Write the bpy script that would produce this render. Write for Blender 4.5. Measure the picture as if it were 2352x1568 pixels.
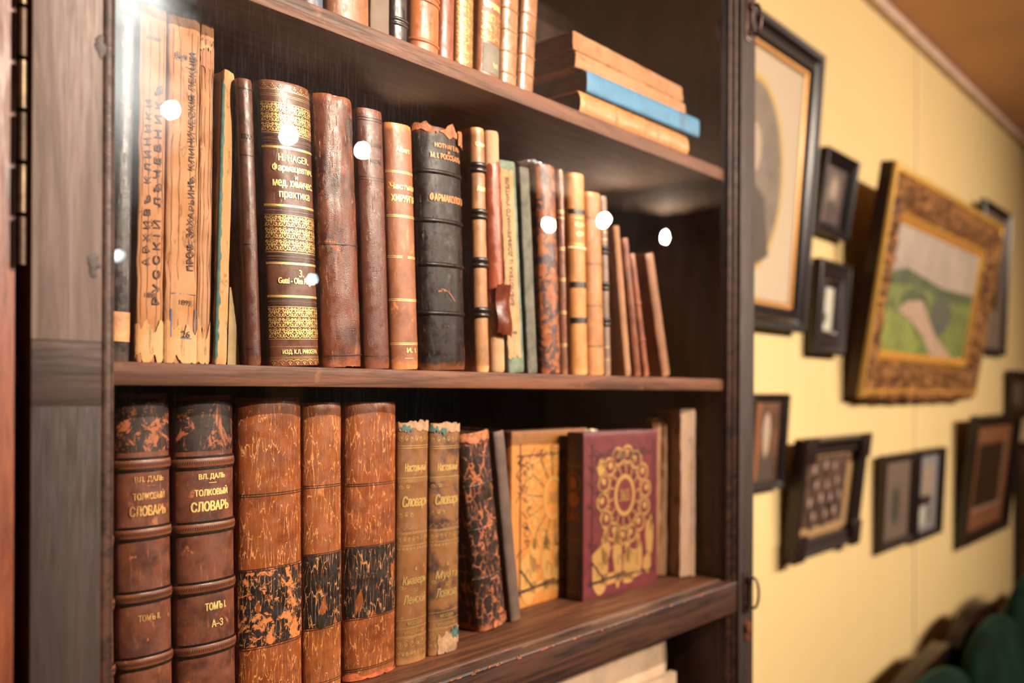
import bpy, bmesh, math, random
from mathutils import Vector, Matrix, noise
S = bpy.context.scene
COL = S.collection
for o in list(bpy.data.objects): bpy.data.objects.remove(o)
random.seed(7)
R = math.radians
ZC = 1.65            # eye height; shelf heights below are measured from it
# ---------------------------------------------------------------- camera
cam = bpy.data.cameras.new('camera'); camo = bpy.data.objects.new('camera', cam); COL.objects.link(camo)
th = math.atan(1779/2000); rl = R(.25)
look = Vector((math.cos(th), math.sin(th), 0)); rt = Vector((math.sin(th), -math.cos(th), 0)); up = Vector((0, 0, 1))
r2 = rt*math.cos(rl) + up*math.sin(rl); u2 = up*math.cos(rl) - rt*math.sin(rl)
m = Matrix((r2, u2, -look)).transposed().to_4x4(); m.translation = (0, -.70, ZC); camo.matrix_world = m
cam.sensor_width = 36; cam.lens = 36*2000/2352; cam.shift_y = 116/2352; cam.clip_start = .02
cam.dof.use_dof = True; cam.dof.focus_distance = .90; cam.dof.aperture_fstop = 2.6
S.camera = camo
# ---------------------------------------------------------------- world, exposure
w = bpy.data.worlds.new('world'); S.world = w; w.use_nodes = True
w.node_tree.nodes['Background'].inputs[0].default_value = (1, .8, .6, 1); w.node_tree.nodes['Background'].inputs[1].default_value = .02
S.view_settings.view_transform = 'Standard'; S.view_settings.look = 'None'; S.view_settings.exposure = -0.55
S.view_settings.gamma = 1; S.view_settings.use_curve_mapping = False
# ---------------------------------------------------------------- helpers
def sr(c):
    return tuple(((v/255)/12.92 if v <= 10.31 else ((v/255+.055)/1.055)**2.4) for v in c)
def empty(name, loc=(0, 0, 0)):
    o = bpy.data.objects.new(name, None); COL.objects.link(o); o.location = loc; o.empty_display_size = .02; return o
def tag(o, label=None, cat=None, group=None, kind=None):
    if label: o['label'] = label
    if cat: o['category'] = cat
    if group: o['group'] = group
    if kind: o['kind'] = kind
    return o
def obj(name, bm, mats, parent=None, smooth=True, sharp=.6):
    bm.normal_update()
    for f in bm.faces: f.smooth = smooth
    if smooth:
        for e in bm.edges:
            if len(e.link_faces) == 2 and e.calc_face_angle(0) > sharp: e.smooth = False
    me = bpy.data.meshes.new(name); bm.to_mesh(me); bm.free()
    for q in (mats if isinstance(mats, (list, tuple)) else [mats]): me.materials.append(q)
    o = bpy.data.objects.new(name, me); COL.objects.link(o)
    if parent: o.parent = parent
    return o
def box(bm, x0, x1, y0, y1, z0, z1, bev=0, mi=0, seg=2):
    vs = [bm.verts.new((x, y, z)) for z in (z0, z1) for y in (y0, y1) for x in (x0, x1)]
    fs = [bm.faces.new([vs[i] for i in q]) for q in ((0,2,3,1),(4,5,7,6),(0,1,5,4),(2,6,7,3),(0,4,6,2),(1,3,7,5))]
    for f in fs: f.material_index = mi
    if bev:
        es = list({e for f in fs for e in f.edges})
        r = bmesh.ops.bevel(bm, geom=es, offset=bev, segments=seg, affect='EDGES', profile=.6)
        for f in r['faces']: f.material_index = mi
    return vs
def B_(*a, **k):
    bm = bmesh.new(); box(bm, *a, **k); return bm
def tube(bm, pts, rad, n=10, closed=False, mi=0):
    rings = []; P = [Vector(p) for p in pts]; N = len(P)
    for i, p in enumerate(P):
        a = P[(i-1) % N] if (closed or i > 0) else p; b = P[(i+1) % N] if (closed or i < N-1) else p
        t = (b-a).normalized(); q = Vector((0, 0, 1)) if abs(t.z) < .9 else Vector((1, 0, 0))
        s = t.cross(q).normalized(); v = s.cross(t); rr = rad[i] if isinstance(rad, (list, tuple)) else rad
        rings.append([bm.verts.new(p + s*rr*math.cos(2*math.pi*k/n) + v*rr*math.sin(2*math.pi*k/n)) for k in range(n)])
    for i in range(N if closed else N-1):
        A, Bq = rings[i], rings[(i+1) % N]
        for k in range(n):
            f = bm.faces.new((A[k], A[(k+1) % n], Bq[(k+1) % n], Bq[k])); f.material_index = mi
    if not closed:
        bm.faces.new(rings[0][::-1]).material_index = mi; bm.faces.new(rings[-1]).material_index = mi
def lathe(bm, prof, n=24, c=(0, 0, 0), mi=0):
    rings = [[bm.verts.new((c[0]+r*math.cos(2*math.pi*k/n), c[1]+r*math.sin(2*math.pi*k/n), c[2]+z)) for k in range(n)] for r, z in prof]
    for A, Bq in zip(rings, rings[1:]):
        for k in range(n): bm.faces.new((A[k], A[(k+1) % n], Bq[(k+1) % n], Bq[k])).material_index = mi
# ---------------------------------------------------------------- materials
class NT:
    def __init__(s, name):
        s.m = bpy.data.materials.new(name); s.m.use_nodes = True; s.t = s.m.node_tree; s.p = s.t.nodes['Principled BSDF']
        s.tc = s.t.nodes.new('ShaderNodeTexCoord'); s.oc = s.tc.outputs['Object']
    def n(s, ty, **k):
        q = s.t.nodes.new(ty)
        for a, b in k.items(): setattr(q, a, b)
        return q
    def l(s, a, b): s.t.links.new(a, b)
    def coords(s, sc=(1, 1, 1), off=(0, 0, 0), src=None):
        q = s.n('ShaderNodeMapping'); q.inputs['Scale'].default_value = sc; q.inputs['Location'].default_value = off
        s.l(src or s.oc, q.inputs[0]); return q.outputs[0]
    def noise(s, co, scale, det=4, rough=.55, dist=0):
        q = s.n('ShaderNodeTexNoise'); s.l(co, q.inputs['Vector']); q.inputs['Scale'].default_value = scale
        q.inputs['Detail'].default_value = det; q.inputs['Roughness'].default_value = rough; q.inputs['Distortion'].default_value = dist
        return q.outputs['Fac']
    def ramp(s, f, a, b, lo=0, hi=1):
        q = s.n('ShaderNodeMapRange'); q.interpolation_type = 'SMOOTHSTEP'; s.l(f, q.inputs[0])
        for i, v in ((1, a), (2, b), (3, lo), (4, hi)): q.inputs[i].default_value = v
        return q.outputs[0]
    def mix(s, f, a, b):
        q = s.n('ShaderNodeMix', data_type='RGBA')
        for v, i in ((f, 0), (a, 6), (b, 7)):
            if isinstance(v, (int, float)): q.inputs[i].default_value = v
            elif isinstance(v, tuple): q.inputs[i].default_value = (*v[:3], 1)
            else: s.l(v, q.inputs[i])
        return q.outputs[2]
    def math(s, op, a, b=0):
        q = s.n('ShaderNodeMath', operation=op)
        for i, v in enumerate((a, b)):
            if isinstance(v, (int, float)): q.inputs[i].default_value = v
            else: s.l(v, q.inputs[i])
        return q.outputs[0]
    def bump(s, h, strength, dist=.001):
        q = s.n('ShaderNodeBump'); q.inputs['Strength'].default_value = strength; q.inputs['Distance'].default_value = dist
        s.l(h, q.inputs['Height']); s.l(q.outputs[0], s.p.inputs['Normal'])
    def out(s, col, rough=.5, metal=0, spec=.5):
        if isinstance(col, tuple): s.p.inputs['Base Color'].default_value = (*col[:3], 1)
        else: s.l(col, s.p.inputs['Base Color'])
        if isinstance(rough, (int, float)): s.p.inputs['Roughness'].default_value = rough
        else: s.l(rough, s.p.inputs['Roughness'])
        s.p.inputs['Metallic'].default_value = metal; s.p.inputs['Specular IOR Level'].default_value = spec
        return s.m
def leather(name, base, dark, worn, wear=.5, crack=None, rough=.45, bump=.35, dark_amt=.5, seed=0, h=.28, ends=.5, grain=900, fade=None, spec=.4):
    """worn leather: mottled dye, rubbed patches, scuffs, optional cracks (scale, z stretch, width, colour, amount)"""
    base = tuple(v*.86 for v in base); dark = tuple(v*.82 for v in dark); worn = tuple(v*.92 for v in worn)
    n = NT(name); off = (seed*1.37, seed*.71, seed*2.13); co = n.coords((1, 1, 1), off)
    m1 = n.ramp(n.noise(co, 38, 5, .6, .4), .40, .66)
    col = n.mix(n.math('MULTIPLY', m1, dark_amt), sr(base), sr(dark))
    st = n.coords((1, 1, .22), off); sf = n.ramp(n.noise(st, 260, 6, .7), .55, .72)
    col = n.mix(n.math('MULTIPLY', sf, min(.65, wear*.8)), col, sr(worn))
    pt = n.ramp(n.noise(n.coords((1, 1, .8), off), 46, 8, .68, .8), .68-.16*wear, .76-.14*wear)
    col = n.mix(n.math('MULTIPLY', pt, .85), col, sr(worn))
    sp = n.n('ShaderNodeSeparateXYZ'); n.l(n.oc, sp.inputs[0])
    if ends:
        zz = n.math('MINIMUM', sp.outputs[2], n.math('SUBTRACT', h, sp.outputs[2]))
        e = n.ramp(n.math('ADD', zz, n.math('MULTIPLY', n.noise(co, 120, 5), -.016)), -.007, .0035, 1, 0)
        col = n.mix(n.math('MULTIPLY', e, ends), col, sr(worn))
    hgt = n.math('MULTIPLY', n.noise(co, grain, 3, .6), .5); hgt = n.math('ADD', hgt, n.math('MULTIPLY', sf, -.5))
    if crack:
        sc, zs, wd, cc, am = crack
        dn = n.n('ShaderNodeTexNoise'); n.l(n.coords((1, 1, zs*1.5), off), dn.inputs['Vector']); dn.inputs['Scale'].default_value = sc*1.2; dn.inputs['Detail'].default_value = 5
        ad = n.n('ShaderNodeVectorMath', operation='MULTIPLY_ADD'); n.l(dn.outputs['Color'], ad.inputs[0])
        ad.inputs[1].default_value = (.9/sc, .9/sc, .9/sc); n.l(n.coords((1, 1, zs), off), ad.inputs[2])
        v = n.n('ShaderNodeTexVoronoi', feature='DISTANCE_TO_EDGE'); n.l(ad.outputs[0], v.inputs['Vector']); v.inputs['Scale'].default_value = sc
        lim = n.ramp(n.noise(co, 55, 5, .6), .36, .66, 0, 1)
        ww = n.math('MULTIPLY', lim, wd)
        q = n.math('SUBTRACT', v.outputs['Distance'], ww); ck = n.ramp(q, -.004, .012, 1, 0)
        col = n.mix(n.math('MULTIPLY', ck, am), col, sr(cc)); hgt = n.math('ADD', hgt, n.math('MULTIPLY', ck, -1.2))
    if fade:
        f2 = n.ramp(n.noise(n.coords((1, 1, 1), (off[1], off[0], 3)), 75, 8, .72, .5), fade[0], fade[0]+.05)
        col = n.mix(f2, col, sr(fade[1]))
    n.bump(hgt, bump, .0006)
    rg = n.ramp(n.noise(co, 90, 5), .3, .7, rough-.1, rough+.14)
    return n.out(col, rg, 0, spec)
def wood(name, base, dark, axis='x', rough=.42, bump=.25, seed=0, light=None):
    n = NT(name); sc = {'x': (.06, 1, 1), 'z': (1, 1, .06), 'y': (1, .06, 1)}[axis]
    co = n.coords(sc, (seed, seed*.3, seed*.7))
    a = n.noise(co, 55, 8, .65, 1.2); b = n.noise(co, 420, 3, .6)
    col = n.mix(n.ramp(a, .36, .64), sr(base), sr(dark)); col = n.mix(n.math('MULTIPLY', n.ramp(b, .5, .75), .5), col, sr(dark))
    if light: col = n.mix(n.math('MULTIPLY', n.ramp(n.noise(n.coords((1, 1, 1)), 30, 7, .7), .60, .72), .55), col, sr(light))
    n.bump(n.math('ADD', a, n.math('MULTIPLY', b, .7)), bump, .0008)
    return n.out(col, n.ramp(b, .3, .7, rough-.06, rough+.12), 0, .3)
def plain(name, c, rough=.6, metal=0, nz=0, scale=40, c2=None, spec=.5, bump=0):
    n = NT(name); col = sr(c)
    if nz or c2:
        col = n.mix(n.ramp(n.noise(n.oc, scale, 6, .6), .35, .68), sr(c), sr(c2 or tuple(v*(1-nz) for v in c)))
    if bump: n.bump(n.noise(n.oc, scale*4, 5), bump, .001)
    return n.out(col, rough, metal, spec)
def paper(name, base, stain, seed=0, lines=True, bump=.4):
    base = (base[0]*.80, base[1]*.76, base[2]*.79); stain = tuple(v*.93 for v in stain)
    n = NT(name); off = (seed, seed*.6, seed*1.7); co = n.coords((1, 1, 1), off)
    col = n.mix(n.ramp(n.noise(co, 28, 6, .6), .38, .7), sr(base), sr(stain))
    st = n.noise(n.coords((1, 1, .02), off), 900, 3, .6)
    if lines: col = n.mix(n.math('MULTIPLY', n.ramp(st, .55, .7), .35), col, sr(stain))
    wr = n.ramp(n.noise(n.coords((1, 1, .25), off), 110, 7, .7, .6), .58, .62)
    wr2 = n.ramp(n.noise(n.coords((1, 1, .25), off), 110, 7, .7, .6), .62, .66, 1, 0)
    col = n.mix(n.math('MULTIPLY', n.math('MULTIPLY', wr, wr2), .6), col, sr(tuple(v*.5 for v in stain)))
    n.bump(n.math('ADD', st, n.noise(co, 160, 6)), bump, .0006)
    return n.out(col, .8, 0, .2)
def gilt(name, c=(240, 196, 122), worn=(120, 75, 35), amt=.35, rough=.32, metal=.75, seed=0, lo=.52):
    n = NT(name); co = n.coords((1, 1, 1), (seed, seed, seed))
    f = n.math('MULTIPLY', n.ramp(n.noise(co, 170, 6, .7), lo, lo+.12), amt)
    n.l(n.math('SUBTRACT', metal, n.math('MULTIPLY', f, metal)), n.p.inputs['Metallic'])
    col = n.mix(f, sr(c), sr(worn)); n.bump(n.noise(co, 1500, 2), .2, .0003)
    n.l(col, n.p.inputs['Base Color']); n.p.inputs['Roughness'].default_value = rough
    return n.m
GOLD = gilt('gold_leaf'); GOLDW = gilt('gold_leaf_worn', (222, 172, 104), (120, 70, 35), .75, .4, .6, 2, .45)
GOLDB = gilt('gold_leaf_bright', (252, 214, 136), (180, 120, 50), .4, .38, .55, 4)
INK = plain('faded_ink', (92, 74, 70), .8, spec=.1); BLIND = plain('blind_tooling', (52, 26, 16), .4); BLACKBAND = plain('black_leather_band', (30, 20, 16), .28, nz=.3, scale=200, bump=.3)
BLUEINK = plain('blue_pencil', (70, 85, 120), .8)
PAGES = paper('book_pages', (190, 150, 105), (120, 82, 50), 1); PAGESD = paper('brown_pages', (120, 84, 58), (66, 42, 28), 2)
# ---------------------------------------------------------------- glass
def glass_mat(name, soft=.02, wav=.012, glare_smudge=None):
    m = bpy.data.materials.new(name); m.use_nodes = True; t = m.node_tree; t.nodes.clear(); N = t.nodes.new; L = t.links.new
    g = N('ShaderNodeNewGeometry'); mr = N('ShaderNodeMapRange'); L(g.outputs['Backfacing'], mr.inputs[0]); mr.inputs[3].default_value = 1.5; mr.inputs[4].default_value = 1/1.5
    tc = N('ShaderNodeTexCoord'); ns = N('ShaderNodeTexNoise'); L(tc.outputs['Object'], ns.inputs['Vector']); ns.inputs['Scale'].default_value = 9; ns.inputs['Detail'].default_value = 2
    bp = N('ShaderNodeBump'); bp.inputs['Strength'].default_value = wav; bp.inputs['Distance'].default_value = .01; L(ns.outputs['Fac'], bp.inputs['Height'])
    fr = N('ShaderNodeFresnel'); L(mr.outputs[0], fr.inputs[0])
    tr = N('ShaderNodeBsdfTransparent'); tr.inputs[0].default_value = (.985, .99, .985, 1)
    gl = N('ShaderNodeBsdfAnisotropic'); gl.inputs['Roughness'].default_value = .0
    L(bp.outputs[0], gl.inputs['Normal'])
    x1 = N('ShaderNodeMixShader'); L(fr.outputs[0], x1.inputs[0]); L(tr.outputs[0], x1.inputs[1]); L(gl.outputs[0], x1.inputs[2])
    # film of dust and fine vertical wiping scratches
    mp = N('ShaderNodeMapping'); mp.inputs['Scale'].default_value = (1, 1, .05); L(tc.outputs['Object'], mp.inputs[0])
    n2 = N('ShaderNodeTexNoise'); L(mp.outputs[0], n2.inputs['Vector']); n2.inputs['Scale'].default_value = 700; n2.inputs['Detail'].default_value = 2
    n3 = N('ShaderNodeTexNoise'); L(tc.outputs['Object'], n3.inputs['Vector']); n3.inputs['Scale'].default_value = 6; n3.inputs['Detail'].default_value = 5
    r2_ = N('ShaderNodeMapRange'); L(n2.outputs['Fac'], r2_.inputs[0]); r2_.inputs[1].default_value = .55; r2_.inputs[2].default_value = .8; r2_.inputs[3].default_value = .35; r2_.inputs[4].default_value = 1.6
    r3 = N('ShaderNodeMapRange'); L(n3.outputs['Fac'], r3.inputs[0]); r3.inputs[1].default_value = .4; r3.inputs[2].default_value = .7; r3.inputs[3].default_value = .3; r3.inputs[4].default_value = 1.5
    mu = N('ShaderNodeMath'); mu.operation = 'MULTIPLY'; L(r2_.outputs[0], mu.inputs[0]); L(r3.outputs[0], mu.inputs[1])
    m2 = N('ShaderNodeMath'); m2.operation = 'MULTIPLY'; L(mu.outputs[0], m2.inputs[0]); m2.inputs[1].default_value = soft
    g2 = N('ShaderNodeBsdfAnisotropic'); g2.inputs['Roughness'].default_value = .38; df = N('ShaderNodeBsdfDiffuse'); df.inputs[0].default_value = (.8, .8, .85, 1)
    xd = N('ShaderNodeMixShader'); xd.inputs[0].default_value = .4; L(g2.outputs[0], xd.inputs[1]); L(df.outputs[0], xd.inputs[2])
    x2 = N('ShaderNodeMixShader'); L(m2.outputs[0], x2.inputs[0]); L(x1.outputs[0], x2.inputs[1]); L(xd.outputs[0], x2.inputs[2])
    if glare_smudge:      # greasy patch added on the pane, tinted blue, to spread lamp glare
        mq = N('ShaderNodeMapping'); mq.inputs['Location'].default_value = (-glare_smudge[0]*13, 0, -glare_smudge[1]*6); mq.inputs['Scale'].default_value = (13, 0, 6); L(tc.outputs['Object'], mq.inputs[0])
        nz = N('ShaderNodeTexNoise'); L(tc.outputs['Object'], nz.inputs['Vector']); nz.inputs['Scale'].default_value = 30; nz.inputs['Detail'].default_value = 6
        ln = N('ShaderNodeVectorMath'); ln.operation = 'LENGTH'; L(mq.outputs[0], ln.inputs[0])
        aa = N('ShaderNodeMath'); aa.operation = 'ADD'; L(ln.outputs['Value'], aa.inputs[0]); L(nz.outputs['Fac'], aa.inputs[1])
        rr = N('ShaderNodeMapRange'); rr.interpolation_type = 'SMOOTHSTEP'; L(aa.outputs[0], rr.inputs[0]); rr.inputs[1].default_value = .5; rr.inputs[2].default_value = 1.6; rr.inputs[3].default_value = .0055; rr.inputs[4].default_value = 0
        gs = N('ShaderNodeBsdfAnisotropic'); gs.inputs['Roughness'].default_value = .20; gs.inputs[0].default_value = (.7, .86, 1, 1)
        x3 = N('ShaderNodeMixShader'); L(rr.outputs[0], x3.inputs[0]); L(x2.outputs[0], x3.inputs[1]); L(gs.outputs[0], x3.inputs[2]); x2 = x3
    o = N('ShaderNodeOutputMaterial'); L(x2.outputs[0], o.inputs[0]); return m
GLASS = glass_mat('old_window_glass', .0017, .03, (.318-.8, ZC+.255)); PGLASS = glass_mat('picture_glass', .004, .01)
# ---------------------------------------------------------------- lamps: a track of small ceiling spots
METAL = plain('white_lamp_metal', (200, 200, 200), .4); 
def spot(x, y, z, aim, power, r=.024, label=None, spread=110, col=(1, .82, .66)):
    t = empty('spotlight', (x, y, ZC+z)); tag(t, label, 'spotlight', 'ceiling spotlights facing the picture wall')
    d = (Vector(aim)+Vector((0, 0, ZC)) - Vector((x, y, ZC+z))).normalized()
    bm = bmesh.new(); lathe(bm, [(.0, .12), (.03, .12), (.036, .10), (.036, .012), (.036, .0), (.032, .0), (.031, .03), (0, .035)])
    h = obj('lamp_head', bm, METAL, t); h.rotation_mode = 'QUATERNION'; h.rotation_quaternion = (-d).to_track_quat('Z', 'Y')
    bm = bmesh.new(); tube(bm, [Vector((0, 0, 0))-d*.05, (0, 0, 1.35-z-.02)], .006); lathe(bm, [(0, 0), (.03, 0), (.03, .02), (0, .02)], c=(0, 0, 1.35-z-.021)); obj('ceiling_arm', bm, METAL, t)
    ld = bpy.data.lights.new('bulb_light', 'AREA'); ld.shape = 'DISK'; ld.size = 2*r; ld.energy = power; ld.color = col; ld.spread = R(spread)
    l = bpy.data.objects.new('bulb_light', ld); COL.objects.link(l); l.parent = t; l.rotation_mode = 'QUATERNION'; l.rotation_quaternion = (-d).to_track_quat('Z', 'Y'); l.location = d*.004
LAMPS = [((1.46, -2.74, 1.2), (.6, .1, .25), 8, .024, 'spotlight at the left end of the row, nearest the bookcase'),
 ((1.81, -2.82, 1.2), (.75, .1, .2), 8, .024, 'spotlight second from the left in the row facing bookcase'),
 ((2.35, -2.77, 1.2), (1.0, .1, .2), 9, .03, 'spotlight third from the left in the row facing bookcase'),
 ((2.74, -2.71, 1.2), (2.2, .36, -.3), 36, .022, 'spotlight fourth from the left, aimed at the pictures'),
 ((4.83, -3.21, 1.2), (2.4, .36, -.2), 29, .03, 'spotlight set back behind the others, far right of row'),
 ((4.95, -2.82, 1.2), (2.6, .36, -.3), 27, .03, 'spotlight fifth from the left, aimed at gilt frame'),
 ((5.82, -2.86, 1.2), (1.4, .1, .1), 13, .035, 'spotlight at the right end of the row of spots')]
for (p, aim, pw, r, lb) in LAMPS: spot(*p, aim, pw, r, lb, spread=70 if p[0] < 2.6 else 100)
spot(1.2, -1.75, 1.22, (.75, .06, .2), 29, .020, 'spotlight hung close in front of the bookcase', spread=70)
for x_, pw, lb in ((2.49, 1.2, 'left wall lamp on the opposite wall'), (4.0, 3.0, 'right wall lamp on the opposite wall')):   # small wall lamps on the opposite wall
    t = tag(empty('wall_lamp', (x_, -4.98, ZC+.80)), lb, 'wall lamp', 'wall lamps on the opposite wall')
    bm = bmesh.new(); tube(bm, [(0, -.018, 0), (0, .08, .0), (0, .10, .03)], .007); obj('bracket', bm, METAL, t)
    bm = bmesh.new(); lathe(bm, [(0, -.012), (.035, -.012), (.04, -.006), (.04, 0), (0, 0)], 20, (0, 0, 0)); bmesh.ops.rotate(bm, verts=bm.verts, cent=(0, 0, 0), matrix=Matrix.Rotation(R(-90), 3, 'X')); obj('wall_plate', bm, METAL, t)
    bm = bmesh.new(); lathe(bm, [(.001, -.03), (.02, -.026), (.03, 0), (.02, .026), (.001, .03)], 20, (0, .10, .06))
    em = bpy.data.materials.new('lit_globe'); em.use_nodes = True; em.node_tree.nodes['Principled BSDF'].inputs['Emission Color'].default_value = (.8, .9, 1, 1); em.node_tree.nodes['Principled BSDF'].inputs['Emission Strength'].default_value = 60*pw
    obj('lit_globe', bm, em, t)
# ---------------------------------------------------------------- room shell
WY = .36
n = NT('yellow_wallpaper'); sp = n.n('ShaderNodeSeparateXYZ'); n.l(n.oc, sp.inputs[0])
fr_ = n.math('FRACT', n.math('DIVIDE', n.math('ADD', sp.outputs[0], .05), .53)); seam = n.ramp(fr_, .0, .012, 1, 0)
col = n.mix(n.ramp(n.noise(n.coords((1, 1, .05)), 60, 4), .4, .6), sr((230, 204, 146)), sr((228, 201, 142))); col = n.mix(n.math('MULTIPLY', seam, .35), col, sr((190, 150, 90)))
n.bump(n.noise(n.oc, 180, 3), .1, .001); WALLM = n.out(col, .75, 0, .2)
CEILM = plain('brown_ceiling_paint', (224, 176, 134), .8, nz=.06, scale=2); FLOORM = wood('floor_boards', (84, 50, 30), (52, 30, 18), 'x', .4)
WALLD = plain('olive_brown_wallpaper', (120, 96, 62), .8, nz=.1, scale=4)
TRIMM = plain('cable_duct', (220, 190, 168), .5, nz=.1, scale=20)
for nm, a, mt in (('wall_back', (-2, 7, WY, WY+.1, 0, 3.0), WALLM), ('wall_front', (-2, 7, -5.1, -5, 0, 3.0), WALLD), ('wall_left', (-2.1, -2, -5.1, WY+.1, 0, 3.0), WALLD),
                  ('wall_right', (7, 7.1, -5.1, WY+.1, 0, 3.0), WALLM), ('floor', (-2.1, 7.1, -5.1, WY+.1, -.1, 0), FLOORM), ('ceiling', (-2.1, 7.1, -5.1, WY+.1, 3.0, 3.1), CEILM)):
    tag(obj(nm, B_(*a), mt, smooth=False), kind='structure')
tag(obj('trim_1', B_(-2, 7, WY-.034, WY, 2.962, 3.0, bev=.008), TRIMM), kind='structure')
tag(obj('trim_2', B_(3.505, 3.53, WY-.004, WY, .1, 2.96, bev=.0015), plain('painted_cable_cover', (238, 216, 164), .6)), kind='structure')
tag(obj('baseboard_back', B_(-2, 7, WY-.02, WY, 0, .12, bev=.004), wood('baseboard_wood', (90, 55, 34), (50, 28, 18), 'x')), kind='structure')
# ---------------------------------------------------------------- bookcase
WZ = wood('dark_oak_upright', (72, 46, 34), (42, 26, 19), 'z', .40, .35, light=(118, 84, 66)); WX = wood('dark_oak_rail', (66, 40, 28), (34, 20, 14), 'x', .45, .3, 3)
WS = wood('brown_oak_shelf', (108, 66, 44), (66, 38, 25), 'x', .55, .3, 5, light=(134, 88, 62)); WB = wood('back_boards', (66, 40, 28), (36, 20, 14), 'z', .55, .3, 8)
WR = wood('red_brown_post', (124, 66, 40), (78, 38, 22), 'z', .4, .3, 9); WIRON = plain('old_iron', (70, 48, 40), .38, .6, nz=.3, scale=60); BRASS = plain('tarnished_brass', (118, 100, 76), .4, .7, nz=.35, scale=90)
ORW = plain('rubbed_bare_wood', (176, 92, 48), .6, nz=.3, scale=150)
bc = tag(empty('bookcase', (0.8, .18, 0)), 'dark wooden glass-fronted bookcase full of old leather books', 'bookcase')
def cb(name, bm, mt, par=bc, **k):
    bmesh.ops.translate(bm, verts=bm.verts, vec=(-.8, -.18, 0)) if par is bc else None
    return obj(name, bm, mt, par, **k)
XL, XR = .246, 1.427
bm = B_(.175, .238, .004, .345, 0, 2.52, bev=.004); cb('side_panel', bm, WR)
bm = B_(1.379, 1.422, .036, .345, .0, 2.52, bev=.002); cb('side_panel', bm, WZ)
cb('back_panel', B_(.238, 1.379, .325, .343, .02, 2.50), WB)
cb('cornice', B_(.15, 1.45, -.03, .35, 2.52, 2.62, bev=.012), WZ)
cb('plinth', B_(.175, 1.422, -.004, .345, 0, .09, bev=.004), WX)
SH = {'t': (.363, .384), 'm': (.004, .024), 'b': (-.352, -.3206), 'l': (-.72, -.70), 'll': (-1.10, -1.08), 'u': (.76, .78)}
for k, (a, b) in SH.items():
    y0 = .022 if k != 'b' else .026
    bm = bmesh.new(); box(bm, .2385, 1.3785, y0, .3245, ZC+a, ZC+b, bev=.0022)
    cb('shelf', bm, WS)
# rough nailed batten that carries the left side of the shelves is hidden; door in front
bm = bmesh.new(); D0, D1 = ZC-1.50, ZC+.84; T = .030
box(bm, XL, .299, 0, T, D0, D1, bev=.003); box(bm, 1.372, XR, 0, T, D0, D1, bev=.003)
# mouldings inside the right and left stile: stepped beads around the glass
for s, x in ((1, .299), (-1, 1.372)):
    box(bm, min(x, x+s*.012), max(x, x+s*.012), .010, .028, D0+.05, D1-.05, bev=.0025)
    for q, (yy, rr) in enumerate(((.006, .0035), (.013, .0028))):
        xx = x + s*(.004+.009*q); tube(bm, [(xx, yy+.002, D0+.05), (xx, yy+.002, D1-.05)], rr, 8)
for a, b in ((-.3745, -.3218), (-1.50, -1.44), (.78, .84)):
    box(bm, .299, 1.372, .002, .0255, ZC+a, ZC+b, bev=.003)
tube(bm, [(.299, .0045, ZC-.3255), (1.372, .0045, ZC-.3255)], .0032, 8); tube(bm, [(.299, .006, ZC-.371), (1.372, .006, ZC-.371)], .0028, 8)
door = cb('door', bm, WX)
# stile faces: left one grey above the joint, darker below; right one dark
GREYW = wood('grey_stile_face', (112, 95, 88), (84, 68, 62), 'z', .5, .4, 12, light=(130, 112, 104)); DARKV = wood('dark_stile_wood', (48, 34, 28), (30, 20, 17), 'z', .6, .3, 13); DARKH = wood('dark_joint_wood', (66, 46, 40), (38, 25, 22), 'x', .6, .4, 14)
def face(x0, x1, z0, z1, mt, nm):
    b = bmesh.new(); box(b, x0-.8+.0006, x1-.8-.0006, -.18-.0008, -.18+.004, ZC+z0, ZC+z1, bev=.001); return obj(nm, b, mt, door)
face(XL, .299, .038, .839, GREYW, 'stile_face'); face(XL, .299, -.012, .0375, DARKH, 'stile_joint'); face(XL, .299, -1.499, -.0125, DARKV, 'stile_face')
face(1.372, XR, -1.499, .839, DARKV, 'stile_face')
KNOT = plain('dark_knot', (44, 28, 24), .6)
for x_, z, r in ((.2915, .098, .0065), (.2965, .270, .0060)):
    bm = bmesh.new(); bmesh.ops.create_uvsphere(bm, u_segments=24, v_segments=16, radius=1, matrix=Matrix.Translation((x_-.8, -.1806, ZC+z)) @ Matrix.Diagonal((r*.7, .0008, r*1.5, 1)))
    for v in bm.verts: v.co.x += .0035*noise.noise(v.co*220); v.co.z += .004*noise.noise(v.co*180+Vector((3, 0, 0)))
    obj('wood_knot', bm, KNOT, door)
# rubbed spots along the rail edge
bm = bmesh.new(); random.seed(5)
for i in range(46):
    x = random.uniform(.62, 1.34); L = random.choice((.002, .003, .004, .007)); z = ZC-.3258+random.uniform(-.0012, .0022)
    box(bm, x-.8, x+L-.8, -.18+.0007, -.18+.002, z, z+random.uniform(.0006, .0014))
obj('rubbed_edge', bm, ORW, door)
def pane(z0, z1):
    bm = B_(.300-.8, 1.371-.8, .0165-.18, .0190-.18, ZC+z0, ZC+z1); o = obj('glass_pane', bm, GLASS, door, smooth=False); return o
pane(-.3210, .779); pane(-1.4395, -.3750)
# hinges: long piano-like knuckles at the left stile
BR2 = plain('dull_brass', (80, 62, 46), .5, .5, nz=.4, scale=90)
for k in range(19):
    z = ZC + .11 + k*.0385
    bm = bmesh.new(); tube(bm, [(.2395-.8, -.001-.18, z-.0175), (.2395-.8, -.001-.18, z+.0175)], .0030, 12)
    box(bm, .2370-.8, .2392-.8, -.0012-.18, .0016-.18, z-.0175, z+.0175); obj('hinge_knuckle', bm, BRASS if k % 2 else BR2, door)
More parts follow.
